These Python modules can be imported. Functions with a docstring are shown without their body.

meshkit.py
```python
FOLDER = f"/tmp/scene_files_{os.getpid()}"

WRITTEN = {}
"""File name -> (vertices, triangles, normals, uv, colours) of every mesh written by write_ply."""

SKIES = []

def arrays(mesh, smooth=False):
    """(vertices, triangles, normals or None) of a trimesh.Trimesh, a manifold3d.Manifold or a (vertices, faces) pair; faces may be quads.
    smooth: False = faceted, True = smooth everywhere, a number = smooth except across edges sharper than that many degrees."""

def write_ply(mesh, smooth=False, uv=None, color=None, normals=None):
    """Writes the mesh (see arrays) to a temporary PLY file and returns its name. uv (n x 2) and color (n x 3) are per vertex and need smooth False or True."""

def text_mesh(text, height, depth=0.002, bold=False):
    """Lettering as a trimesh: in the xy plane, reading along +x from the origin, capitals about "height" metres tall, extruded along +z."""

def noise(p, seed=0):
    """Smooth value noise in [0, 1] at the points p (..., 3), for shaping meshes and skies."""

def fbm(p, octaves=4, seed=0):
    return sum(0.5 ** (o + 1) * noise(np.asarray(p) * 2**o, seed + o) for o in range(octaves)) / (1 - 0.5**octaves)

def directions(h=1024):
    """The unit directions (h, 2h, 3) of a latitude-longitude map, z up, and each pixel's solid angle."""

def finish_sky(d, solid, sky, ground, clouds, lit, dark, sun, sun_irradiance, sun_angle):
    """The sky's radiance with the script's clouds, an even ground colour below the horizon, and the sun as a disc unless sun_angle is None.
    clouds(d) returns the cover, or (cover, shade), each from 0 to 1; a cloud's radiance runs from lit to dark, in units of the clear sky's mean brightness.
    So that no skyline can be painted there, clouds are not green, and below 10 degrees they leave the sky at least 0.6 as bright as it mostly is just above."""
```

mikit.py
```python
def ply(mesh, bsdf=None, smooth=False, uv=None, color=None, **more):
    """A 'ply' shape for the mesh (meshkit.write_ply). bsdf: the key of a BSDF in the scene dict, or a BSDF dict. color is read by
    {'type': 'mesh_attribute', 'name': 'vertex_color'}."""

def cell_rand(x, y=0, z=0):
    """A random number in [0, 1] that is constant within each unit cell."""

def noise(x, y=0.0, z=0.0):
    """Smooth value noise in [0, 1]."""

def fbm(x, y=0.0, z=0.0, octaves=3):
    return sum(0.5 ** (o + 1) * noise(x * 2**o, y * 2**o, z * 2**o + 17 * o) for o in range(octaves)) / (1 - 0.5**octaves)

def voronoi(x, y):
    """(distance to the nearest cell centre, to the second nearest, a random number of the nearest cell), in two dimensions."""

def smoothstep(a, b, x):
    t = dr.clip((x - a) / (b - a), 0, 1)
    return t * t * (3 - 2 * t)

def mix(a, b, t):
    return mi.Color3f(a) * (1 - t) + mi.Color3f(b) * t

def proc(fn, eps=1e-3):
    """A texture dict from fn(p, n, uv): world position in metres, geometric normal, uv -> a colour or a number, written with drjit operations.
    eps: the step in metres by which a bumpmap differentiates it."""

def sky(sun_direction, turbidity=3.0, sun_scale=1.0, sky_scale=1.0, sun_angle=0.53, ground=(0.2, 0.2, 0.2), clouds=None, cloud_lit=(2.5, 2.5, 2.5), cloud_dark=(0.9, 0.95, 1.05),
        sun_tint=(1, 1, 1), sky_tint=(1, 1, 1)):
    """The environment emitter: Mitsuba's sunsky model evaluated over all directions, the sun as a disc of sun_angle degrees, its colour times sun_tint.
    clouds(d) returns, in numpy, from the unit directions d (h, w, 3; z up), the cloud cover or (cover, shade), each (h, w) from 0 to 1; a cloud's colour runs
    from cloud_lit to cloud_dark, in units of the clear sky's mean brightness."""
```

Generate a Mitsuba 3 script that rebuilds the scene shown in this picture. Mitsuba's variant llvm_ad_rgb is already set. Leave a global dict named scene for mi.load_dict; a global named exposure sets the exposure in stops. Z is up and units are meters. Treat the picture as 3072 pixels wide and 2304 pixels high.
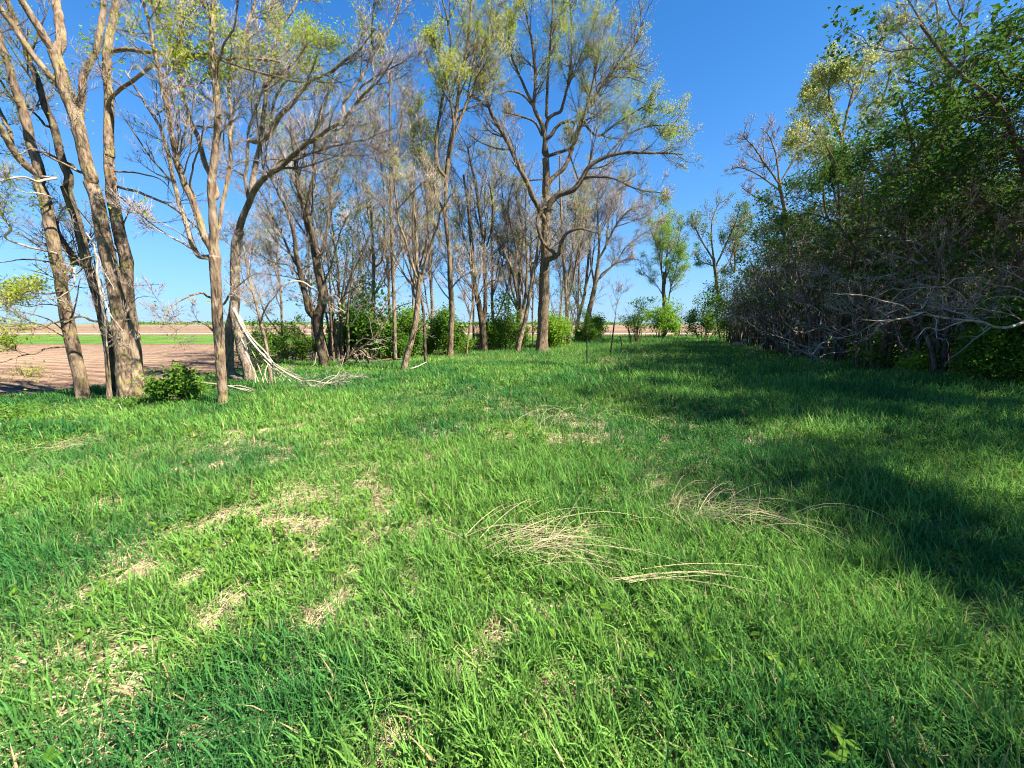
import math, numpy as np, trimesh, mitsuba as mi, mikit, meshkit
import drjit as dr
from mikit import proc, noise, fbm, smoothstep, mix, cell_rand
T = mi.ScalarTransform4f
scene, labels = {}, {}
# ------------------------------------------------------------------ camera, sky, exposure
F, CX, CY, EYE = 1158.0, 1536.0, 1152.0, 1.6          # focal length and centre in pixels of the 3072 px wide photograph
PITCH = math.atan(180 / F)
cp, sp = math.cos(PITCH), math.sin(PITCH)
scene['camera'] = {'type': 'perspective', 'fov': math.degrees(2 * math.atan(1536 / F)), 'fov_axis': 'x', 'near_clip': 0.05, 'far_clip': 6000.0,
                   'to_world': T().look_at(origin=[0, 0, EYE], target=[0, cp, EYE - sp], up=[0, 0, 1])}
SUN_AZ, SUN_EL = math.radians(-24), math.radians(45)   # azimuth from +x (right), negative = behind the camera
sun = [math.cos(SUN_EL) * math.cos(SUN_AZ), math.cos(SUN_EL) * math.sin(SUN_AZ), math.sin(SUN_EL)]
scene['sky'] = mikit.sky(sun, turbidity=2.6, sky_scale=0.41, sky_tint=(0.31, 0.88, 1.36), sun_tint=(0.96, 1.0, 1.1), ground=(0.12, 0.13, 0.07),
    clouds=lambda d: 0.62 * np.exp(-np.degrees(np.arcsin(np.clip(d[..., 2], 0, 1))) / 9.0), cloud_lit=(1.75, 1.95, 2.15))   # the pale haze low over the fields
exposure = 3.7
# ------------------------------------------------------------------ pixels to places
VIEWS = {'S': (0, 0, 1), 'P': (0, 0, 2212 / 3072), 'V1': (0, 0, 1.27625), 'V3': (1100, 0, 1.3827), 'V4': (2000, 0, 1.2761), 'Z1': (0, 0, 2.764), 'Z2': (0, 600, 2.552), 'Z3': (400, 0, 2.37),
         'Z4': (450, 600, 2.5525), 'Z5': (1150, 500, 2.4578), 'Z6': (1650, 850, 3.403), 'Z7': (2250, 500, 2.2117), 'Z8': (2000, 1100, 1.8433), 'V7': (400, 1400, 1.8355), 'V8': (1400, 1300, 1.8433)}
def src(view, x, y):
    a, b, s = VIEWS[view]
    return a + np.asarray(x, float) / s, b + np.asarray(y, float) / s
def ray(u, v):
    r, t = (np.asarray(u, float) - CX) / F, -(np.asarray(v, float) - CY) / F
    return np.stack([r, cp + t * sp, -sp + t * cp], -1)
def at(u, v, Y):
    d = ray(u, v)
    return d * (np.asarray(Y, float) / d[..., 1])[..., None] + np.array([0, 0, EYE])
def girth(w, view, u, v, Y):
    """radius of a limb w pixels wide: a wide lens shows round things wider the farther off its axis they stand"""
    x, t = (u - CX) / F, -(v - CY) / F
    return w / VIEWS[view][2] / 2 / F * Y / (cp + t * sp) / np.sqrt(1 + x * x)
def gnd(view, x, y):
    d = ray(*src(view, x, y))
    return d * (EYE / -d[..., 2])[..., None] + np.array([0, 0, EYE])
# ------------------------------------------------------------------ mesh helpers
def height(x, y):
    x, y = np.asarray(x, float), np.asarray(y, float)
    p = np.stack([x, y, 0 * x], -1)
    return 0.10 * (meshkit.fbm(p * 0.33, 3, 5) - 0.5) + 0.05 * (meshkit.noise(p * 1.1, 9) - 0.5)
def unit(v):
    return v / (np.linalg.norm(v, axis=-1, keepdims=True) + 1e-12)
def tubes(P, R, sides=3):
    """(vertices, faces) of n tubes at once, P (n, m, 3), R (n, m)"""
    n, m = P.shape[:2]
    if n == 0:
        return np.zeros((0, 3)), np.zeros((0, 3), int)
    t = unit(np.gradient(P, axis=1))
    a0 = np.where(np.abs(t[:, :1, 2:]) < 0.9, [0, 0, 1.0], [1.0, 0, 0])
    a = unit(np.cross(t, np.broadcast_to(a0, t.shape)))
    b = np.cross(t, a)
    g = np.arange(sides) * 2 * np.pi / sides
    v = P[:, :, None] + R[:, :, None, None] * (np.cos(g)[None, None, :, None] * a[:, :, None] + np.sin(g)[None, None, :, None] * b[:, :, None])
    i, j = np.meshgrid(np.arange(m - 1), np.arange(sides), indexing='ij')
    q = np.stack([i * sides + j, i * sides + (j + 1) % sides, (i + 1) * sides + (j + 1) % sides, (i + 1) * sides + j], -1).reshape(-1, 4)
    tri = np.vstack([q[:, [0, 1, 2]], q[:, [0, 2, 3]]])
    return v.reshape(-1, 3), (tri[None] + (np.arange(n) * m * sides)[:, None, None]).reshape(-1, 3)
def spikes(P, R):
    """bent three-sided twigs that end in a point, P (n, 3, 3)"""
    n = len(P)
    if n == 0:
        return np.zeros((0, 3)), np.zeros((0, 3), int)
    t = unit(P[:, 2] - P[:, 0])
    a = unit(np.cross(t, np.where(np.abs(t[:, 2:]) < 0.9, [0, 0, 1.0], [1.0, 0, 0]))); b = np.cross(t, a)
    g = np.arange(3) * 2 * np.pi / 3
    o = np.cos(g)[None, :, None] * a[:, None] + np.sin(g)[None, :, None] * b[:, None]
    v = np.concatenate([P[:, :1] + o * R[:, 0, None, None], P[:, 1:2] + o * R[:, 1, None, None], P[:, 2:]], 1)
    f = []
    for j in range(3):
        k = (j + 1) % 3
        f += [[j, k, 3 + k], [j, 3 + k, 3 + j], [3 + j, 3 + k, 6]]
    return v.reshape(-1, 3), (np.array(f)[None] + (np.arange(n) * 7)[:, None, None]).reshape(-1, 3)
def cones(P, R):
    """straight three-sided twigs that end in a point"""
    n = len(P)
    if n == 0:
        return np.zeros((0, 3)), np.zeros((0, 3), int)
    t = unit(P[:, -1] - P[:, 0])
    a = unit(np.cross(t, np.where(np.abs(t[:, 2:]) < 0.9, [0, 0, 1.0], [1.0, 0, 0]))); b = np.cross(t, a)
    g = np.arange(3) * 2 * np.pi / 3
    o = np.cos(g)[None, :, None] * a[:, None] + np.sin(g)[None, :, None] * b[:, None]
    v = np.concatenate([P[:, :1] + o * R[:, 0, None, None], P[:, -1:]], 1)
    return v.reshape(-1, 3), (np.array([[0, 1, 3], [1, 2, 3], [2, 0, 3]])[None] + (np.arange(n) * 4)[:, None, None]).reshape(-1, 3)
def smoothline(P, R, m):
    """Catmull-Rom through the given points, m points evenly spaced"""
    P, R = np.asarray(P, float), np.asarray(R, float)
    Q = np.column_stack([P, R])
    Q = np.vstack([2 * Q[0] - Q[1], Q, 2 * Q[-1] - Q[-2]])
    out = []
    for k in range(1, len(Q) - 2):
        t = np.linspace(0, 1, 12, endpoint=False)[:, None]
        a, b, c, d = Q[k - 1:k + 3]
        out.append(0.5 * (2 * b + (c - a) * t + (2 * a - 5 * b + 4 * c - d) * t ** 2 + (3 * b - a - 3 * c + d) * t ** 3))
    out = np.vstack(out + [Q[-2:-1]])
    s = np.concatenate([[0], np.cumsum(np.linalg.norm(np.diff(out[:, :3], axis=0), axis=1))])
    x = np.linspace(0, s[-1], m)
    o = np.stack([np.interp(x, s, out[:, k]) for k in range(4)], 1)
    return o[:, :3], np.maximum(o[:, 3], 0.002), s[-1]
def sweep(P, R, sides, bark=0.0, seed=0, k=(2.2, 3.0), roots=0.0):
    """one limb with carried frames, bark furrows as real relief, and a closed end"""
    m = len(P)
    t = unit(np.gradient(P, axis=0))
    a = np.zeros_like(P)
    a[0] = unit(np.cross(t[0], [0.3, 1, 0.1]))
    for i in range(1, m):
        a[i] = unit(a[i - 1] - t[i] * (a[i - 1] @ t[i]))
    b = np.cross(t, a)
    g = np.arange(sides) * 2 * np.pi / sides
    s = np.concatenate([[0], np.cumsum(np.linalg.norm(np.diff(P, axis=0), axis=1))])
    rr = np.repeat(R[:, None], sides, 1)
    if bark:
        kk = np.maximum(R[:, None] * 0 + 1, 1)
        G, S = np.meshgrid(g, s)
        c = np.stack([np.cos(G) * k[0] * 2.2, np.sin(G) * k[0] * 2.2, S * k[1]], -1)
        f = meshkit.fbm(c, 3, seed) - 0.5
        lump = meshkit.noise(np.stack([np.cos(G) * 1.2, np.sin(G) * 1.2, S * 1.3], -1), seed + 7) - 0.5
        rr = rr * (1 + bark * f * 2 + 0.16 * lump)
    if roots:
        h = (s / (1.5 * R[0] + 0.04))[:, None]
        rr = rr * (1 + roots * np.exp(-h) * np.clip(np.sin(g * 3 + seed) + 0.7 * np.sin(g * 5 + 2 * seed), -0.3, 1.4)[None])
    v = P[:, None] + rr[..., None] * (np.cos(g)[None, :, None] * a[:, None] + np.sin(g)[None, :, None] * b[:, None])
    i, j = np.meshgrid(np.arange(m - 1), np.arange(sides), indexing='ij')
    q = np.stack([i * sides + j, i * sides + (j + 1) % sides, (i + 1) * sides + (j + 1) % sides, (i + 1) * sides + j], -1).reshape(-1, 4)
    tri = [q[:, [0, 1, 2]], q[:, [0, 2, 3]]]
    e = (m - 1) * sides + np.arange(sides)
    tri.append(np.stack([e, np.roll(e, -1), np.full(sides, m * sides)], 1))
    return np.vstack([v.reshape(-1, 3), P[-1:] + t[-1:] * R[-1] * 0.5]), np.vstack(tri)
def join(parts):
    vs, fs, n = [], [], 0
    for v, f in parts:
        vs.append(v); fs.append(np.asarray(f) + n); n += len(v)
    return np.vstack(vs), np.vstack(fs)
def sprout(P, R, rng, per, t0, t1, lenf, ang, m, up, wig, rfac, lmin=0.05, lmax=9, rmin=0.0022, droop=0.0, rend=0.3, thick=0.0135):
    """branches on all the parents P (n, m, 3) at once"""
    n, M = P.shape[:2]
    seg = np.linalg.norm(np.diff(P, axis=1), axis=2)
    plen = seg.sum(1)
    cnt = rng.poisson(per * np.ones(n)) if np.isscalar(per) else rng.poisson(per)
    pid = np.repeat(np.arange(n), cnt)
    if len(pid) == 0:
        return np.zeros((0, m, 3)), np.zeros((0, m))
    t = t0 + (t1 - t0) * rng.random(len(pid)) ** 0.85
    x = t * (M - 1)
    i = np.minimum(x.astype(int), M - 2); fr = (x - i)[:, None]
    p0 = P[pid, i] * (1 - fr) + P[pid, i + 1] * fr
    tg = unit(P[pid, i + 1] - P[pid, i])
    pr = R[pid, i] * (1 - fr[:, 0]) + R[pid, i + 1] * fr[:, 0]
    L = np.clip(lenf * plen[pid] * (1.05 - 0.6 * t) * rng.uniform(0.45, 1.35, len(pid)), lmin, lmax)
    rv = unit(rng.normal(size=(len(pid), 3)))
    side = unit(rv - tg * (rv * tg).sum(1, keepdims=True))
    A = np.radians(ang) * rng.uniform(0.6, 1.4, len(pid))[:, None]
    d = unit(np.cos(A) * tg + np.sin(A) * side)
    out = [p0]
    for k in range(m - 1):
        d = unit(d + wig * rng.normal(size=d.shape) + np.array([0, 0, up - droop * k]))
        out.append(out[-1] + d * (L / (m - 1))[:, None])
    r0 = np.maximum(np.minimum(pr * rfac, thick * L + 0.002), rmin)
    rr = r0[:, None] * np.linspace(1, rend, m)[None]
    return np.stack(out, 1), rr
def leaf_quads(C, size, rng, flat=0.3, aspect=0.55, fold=0.15):
    """rhombic leaves bent along the middle at the points C"""
    n = len(C)
    if n == 0:
        return np.zeros((0, 3)), np.zeros((0, 3), int)
    nor = unit(rng.normal(size=(n, 3)) + np.array([0, 0, flat * 3]))
    d = unit(np.cross(nor, rng.normal(size=(n, 3))))
    w = np.cross(nor, d)
    s = (size * rng.uniform(0.5, 1.6, n) * (0.7 + 0.6 * meshkit.noise(C * 1.6, 12)))[:, None]
    v = np.stack([C, C + d * s * 0.5 + w * s * aspect * 0.5 + nor * s * fold, C + d * s, C + d * s * 0.5 - w * s * aspect * 0.5 + nor * s * fold], 1)
    f = np.array([[0, 1, 2], [0, 2, 3]])
    return v.reshape(-1, 3), (f[None] + (np.arange(n) * 4)[:, None, None]).reshape(-1, 3)
# ------------------------------------------------------------------ scene entry helpers
used = {}
def numbered(name):
    k = used.get(name, -1) + 1
    used[name] = k
    return name if k == 0 else f'{name}_{k:03d}'
def thing(name, label, cat, group=None):
    key = numbered(name)
    labels[key] = {'label': label, 'category': cat}
    if group: labels[key]['group'] = group
    return key
def part(parent, name, mesh, bsdf, smooth=True, stuff=False, label=None, **kw):
    if len(mesh[1]) == 0: return None
    key = numbered(parent + '__' + name)
    scene[key] = mikit.ply(mesh, bsdf, smooth=smooth, **kw)
    d = {}
    if stuff: d['kind'] = 'stuff'
    if label: d['label'] = label
    if d: labels[key] = d
    return key
def single(name, mesh, bsdf, label, cat, group=None, smooth=True, **kw):
    key = thing(name, label, cat, group)
    scene[key] = mikit.ply(mesh, bsdf, smooth=smooth, **kw)
    return key
def struct(name, mesh, bsdf, smooth=True):
    scene[name] = mikit.ply(mesh, bsdf, smooth=smooth)
    labels[name] = {'label': name.replace('_', ' '), 'kind': 'structure'}
# ------------------------------------------------------------------ materials
def rgb(*c): return {'type': 'rgb', 'value': list(c)}
def bark_tex(dark, light, lichen, amount, kz=2.6, k=16.0):
    def fn(p, n, uv):
        a = fbm(p.x * k, p.y * k, p.z * kz * 2, 4)
        b = fbm(p.x * 1.7 + 9, p.y * 1.7, p.z * 1.1, 3)
        c = fbm(p.x * 5, p.y * 5 + 4, p.z * 5, 3)
        col = mix(dark, light, smoothstep(0.28, 0.72, a) * 0.75 + 0.25 * smoothstep(0.3, 0.7, b))
        crack = smoothstep(0.56, 0.70, fbm(p.x * 31 + 5, p.y * 31, p.z * 7, 2))
        return mix(col, lichen, smoothstep(0.52, 0.72, c) * amount) * (1 - 0.4 * crack)
    return proc(fn)
def bark_bump(k=26.0, kz=6.0):
    def fn(p, n, uv):
        return smoothstep(0.3, 0.7, fbm(p.x * k, p.y * k, p.z * kz, 3)) + 0.4 * noise(p.x * 90, p.y * 90, p.z * 60)
    return proc(fn, 2e-3)
def bark(name, dark, light, lichen=(0.28, 0.27, 0.10), amount=0.35, scale=0.02):
    scene[name] = {'type': 'bumpmap', 'arbitrary': bark_bump(), 'scale': scale, 'bsdf': {'type': 'twosided', 'bsdf': {'type': 'diffuse', 'reflectance': bark_tex(dark, light, lichen, amount)}}}
bark('bark_tan', (0.122, 0.090, 0.061), (0.288, 0.230, 0.169), amount=0.4)
bark('bark_grey', (0.108, 0.086, 0.068), (0.259, 0.223, 0.180), amount=0.35)
bark('bark_brown', (0.083, 0.064, 0.046), (0.203, 0.161, 0.120), amount=0.3)
bark('bark_dark', (0.045, 0.036, 0.028), (0.128, 0.105, 0.079), amount=0.25)
def plain(name, col, rough=None):
    scene[name] = {'type': 'twosided', 'bsdf': {'type': 'diffuse', 'reflectance': rgb(*col)}}
def varied(name, a, b, k):
    def fn(p, n, uv):
        return mix(a, b, smoothstep(0.3, 0.7, fbm(p.x * k, p.y * k, p.z * k, 2)))
    scene[name] = {'type': 'twosided', 'bsdf': {'type': 'diffuse', 'reflectance': proc(fn)}}
varied('twig_mauve', (0.22, 0.185, 0.175), (0.38, 0.33, 0.31), 0.9)
varied('twig_grey', (0.21, 0.185, 0.165), (0.38, 0.34, 0.30), 0.9)
varied('twig_brown', (0.120, 0.092, 0.072), (0.224, 0.180, 0.136), 0.9)
varied('twig_dark', (0.13, 0.105, 0.085), (0.30, 0.25, 0.20), 1.1)
varied('dead_wood', (0.255, 0.217, 0.170), (0.476, 0.425, 0.357), 6.0)
def leaf(name, a, b, trans=0.7, k=0.8, rough=0.5):
    def fn(p, n, uv):
        t = 0.6 * fbm(p.x * k, p.y * k, p.z * k, 2) + 0.4 * noise(p.x * 14, p.y * 14, p.z * 14)
        return mix(a, b, smoothstep(0.25, 0.75, t))
    scene[name] = {'type': 'principledthin', 'base_color': proc(fn), 'diff_trans': trans, 'roughness': rough, 'eta': 1.4}
leaf('leaf_spring', (0.22, 0.34, 0.04), (0.42, 0.48, 0.07), 1.0)
leaf('leaf_pale', (0.26, 0.33, 0.09), (0.44, 0.47, 0.16), 1.0)
leaf('leaf_bright', (0.13, 0.30, 0.03), (0.26, 0.43, 0.05), 0.9)
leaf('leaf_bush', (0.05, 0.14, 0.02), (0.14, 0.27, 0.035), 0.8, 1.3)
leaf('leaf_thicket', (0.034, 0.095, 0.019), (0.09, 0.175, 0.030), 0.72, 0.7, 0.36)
scene['blade'] = {'type': 'principledthin', 'base_color': {'type': 'mesh_attribute', 'name': 'vertex_color'}, 'diff_trans': 0.75, 'roughness': 0.33, 'eta': 1.5}
scene['straw'] = {'type': 'principledthin', 'base_color': {'type': 'mesh_attribute', 'name': 'vertex_color'}, 'diff_trans': 0.4, 'roughness': 0.5, 'eta': 1.4}
scene['post_metal'] = {'type': 'principled', 'base_color': proc(lambda p, n, uv: mix((0.018, 0.024, 0.02), (0.06, 0.045, 0.03), smoothstep(0.5, 0.75, fbm(p.x * 20, p.y * 20, p.z * 9, 3)))), 'roughness': 0.6, 'metallic': 0.2}
# ------------------------------------------------------------------ ground, field, road
BARE = [('V7', 520, 280, .34), ('V7', 680, 260, .22), ('V7', 400, 330, .26), ('V7', 830, 330, .3), ('V7', 1020, 340, .28), ('V7', 1030, 480, .22), ('V7', 1210, 610, .24), ('V7', 1180, 740, .2),
        ('V7', 580, 730, .22), ('V7', 430, 860, .22), ('V7', 1020, 850, .22), ('V7', 80, 580, .3), ('V7', 700, 1340, .17), ('V7', 860, 1470, .16), ('V7', 690, 1500, .12), ('V7', 1480, 1450, .17), ('V7', 1760, 1200, .12),
        ('V7', 1340, 360, .18), ('V7', 440, 20, .3), ('V8', 1200, 410, .3), ('V8', 370, 620, .3), ('V8', 430, 1440, .13), ('V8', 180, 1150, .15), ('V8', 560, 1390, .12), ('Z8', 1700, 1400, .25), ('Z8', 1850, 1560, .2), ('Z8', 780, 680, .3),
        ('P', 130, 975, .3), ('P', 560, 1620, .1), ('P', 1000, 1590, .1), ('P', 860, 1640, .1), ('P', 300, 1480, .14), ('P', 420, 1250, .2)]
BC = np.array([gnd(v, x, y)[:2] for v, x, y, r in BARE]); BR = 0.42 * np.array([r for *_, r in BARE])
def bareness(x, y):
    d = np.sqrt((x[:, None] - BC[None, :, 0]) ** 2 + ((y[:, None] - BC[None, :, 1])) ** 2) / BR[None]
    p = np.stack([x * 2.7, y * 2.7, 0 * x], -1)
    return np.clip(1.25 - d.min(1) + 1.5 * (meshkit.fbm(p, 3, 3) - 0.5), 0, 1)
def litter(p, n, uv):
    a = fbm(p.x * 60, p.y * 60, 3, 3); b = fbm(p.x * 1.7, p.y * 1.7, 1, 3); c = fbm(p.x * 11, p.y * 11, 8, 3)
    col = mix((0.13, 0.10, 0.06), (0.50, 0.43, 0.29), smoothstep(0.3, 0.75, a * 0.6 + c * 0.4))
    far = smoothstep(5.0, 12.0, dr.sqrt(p.x * p.x + p.y * p.y))
    green = mix((0.04, 0.07, 0.018), (0.10, 0.14, 0.035), a)
    return mix(col, green, smoothstep(0.42, 0.62, b) * 0.5 * (1 - far) + far * 0.8)
scene['litter'] = {'type': 'bumpmap', 'arbitrary': proc(lambda p, n, uv: fbm(p.x * 45, p.y * 45, 2, 3), 2e-3), 'scale': 0.012, 'bsdf': {'type': 'diffuse', 'reflectance': proc(litter)}}
def soil(p, n, uv):
    a = fbm(p.x * 2.3, p.y * 2.3, 0, 4); r = 0.5 + 0.5 * dr.sin((p.x * 0.35 + p.y) * 8.2 + 2 * noise(p.x * 0.3, p.y * 0.3)); b = fbm(p.x * 0.02, p.y * 0.05, 5, 3)
    t = 0.45 * a + 0.25 * r + 0.3 * fbm(p.x * 9, p.y * 9, 0, 2)
    return mix(mix((0.10, 0.07, 0.05), (0.25, 0.18, 0.135), smoothstep(0.25, 0.75, t)), (0.34, 0.27, 0.20), smoothstep(0.4, 0.7, b) * 0.35)
def soil_h(p, n, uv):
    return 0.6 * fbm(p.x * 7, p.y * 7, 0, 3) + 0.4 * (0.5 + 0.5 * dr.sin((p.x * 0.35 + p.y) * 8.2))
scene['soil'] = {'type': 'bumpmap', 'arbitrary': proc(soil_h, 5e-3), 'scale': 0.14, 'bsdf': {'type': 'diffuse', 'reflectance': proc(soil)}}
def flat2(name, a, b, k, k2=None):
    scene[name] = {'type': 'diffuse', 'reflectance': proc(lambda p, n, uv: mix(a, b, smoothstep(0.3, 0.7, fbm(p.x * k, p.y * (k2 or k), 0, 4))))}
flat2('crop_green', (0.06, 0.13, 0.03), (0.11, 0.20, 0.05), 0.6, 1.2)
flat2('road_gravel', (0.30, 0.27, 0.24), (0.40, 0.37, 0.33), 0.5)
flat2('far_soil', (0.17, 0.125, 0.095), (0.25, 0.195, 0.145), 0.015, 0.03)
flat2('far_crop', (0.17, 0.20, 0.09), (0.27, 0.26, 0.14), 0.01, 0.02)
def sheet(x0, x1, y0, y1, z, nx=2, ny=2):
    X, Y = np.meshgrid(np.linspace(x0, x1, nx), np.linspace(y0, y1, ny))
    v = np.stack([X.ravel(), Y.ravel(), np.full(X.size, z)], 1)
    i, j = np.meshgrid(np.arange(ny - 1), np.arange(nx - 1), indexing='ij')
    a = (i * nx + j).ravel()
    return v, np.vstack([np.stack([a, a + 1, a + nx + 1], 1), np.stack([a, a + nx + 1, a + nx], 1)])
struct('ploughed_field', sheet(-3000, 3000, -400, 4000, -0.16, 3, 3), 'soil', False)
struct('green_field_strip', sheet(-1500, 1500, 34, 62, -0.145), 'crop_green', False)
struct('gravel_road', sheet(-1500, 1500, 68, 74, -0.14), 'road_gravel', False)
struct('far_field', sheet(-2500, 2500, 150, 420, -0.13), 'far_soil', False)
struct('far_green_field', sheet(-2500, -20, 430, 1500, -0.11), 'far_crop', False)
EDGE = np.array([(-60, 8.6), (-30, 8.9), (-11, 9.3), (-9.6, 10.8), (-9.5, 16), (-6.5, 20.5), (-3, 26), (1, 33), (5, 41), (8, 47), (14, 52), (60, 52.0)])
def lawn_in(x, y):
    """metres inside the lawn's far edge (an open line read as y over x)"""
    return np.interp(x, EDGE[:, 0], EDGE[:, 1]) - y
xs = np.concatenate([np.linspace(-60, -14, 24), np.linspace(-13.8, 26, 170), np.linspace(27, 60, 18)])
vv = []
T_ = np.concatenate([np.linspace(0, 0.75, 130), np.linspace(0.76, 1, 40)])
for x in xs:
    ye = np.interp(x, EDGE[:, 0], EDGE[:, 1]) + 0.5 * (meshkit.noise(np.array([x * 0.9, 3.0, 0]), 2) - 0.5)
    yy = -14 + (ye + 14) * T_
    zz = height(np.full_like(yy, x), yy) - 0.30 * np.clip((T_ - 0.985) / 0.015, 0, 1) ** 2
    vv.append(np.stack([np.full_like(yy, x), yy, zz], 1))
vv = np.array(vv); nx_, ny_ = vv.shape[:2]
i, j = np.meshgrid(np.arange(nx_ - 1), np.arange(ny_ - 1), indexing='ij'); a = (i * ny_ + j).ravel()
struct('meadow', (vv.reshape(-1, 3), np.vstack([np.stack([a, a + ny_, a + ny_ + 1], 1), np.stack([a, a + ny_ + 1, a + 1], 1)])), 'litter')
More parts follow.
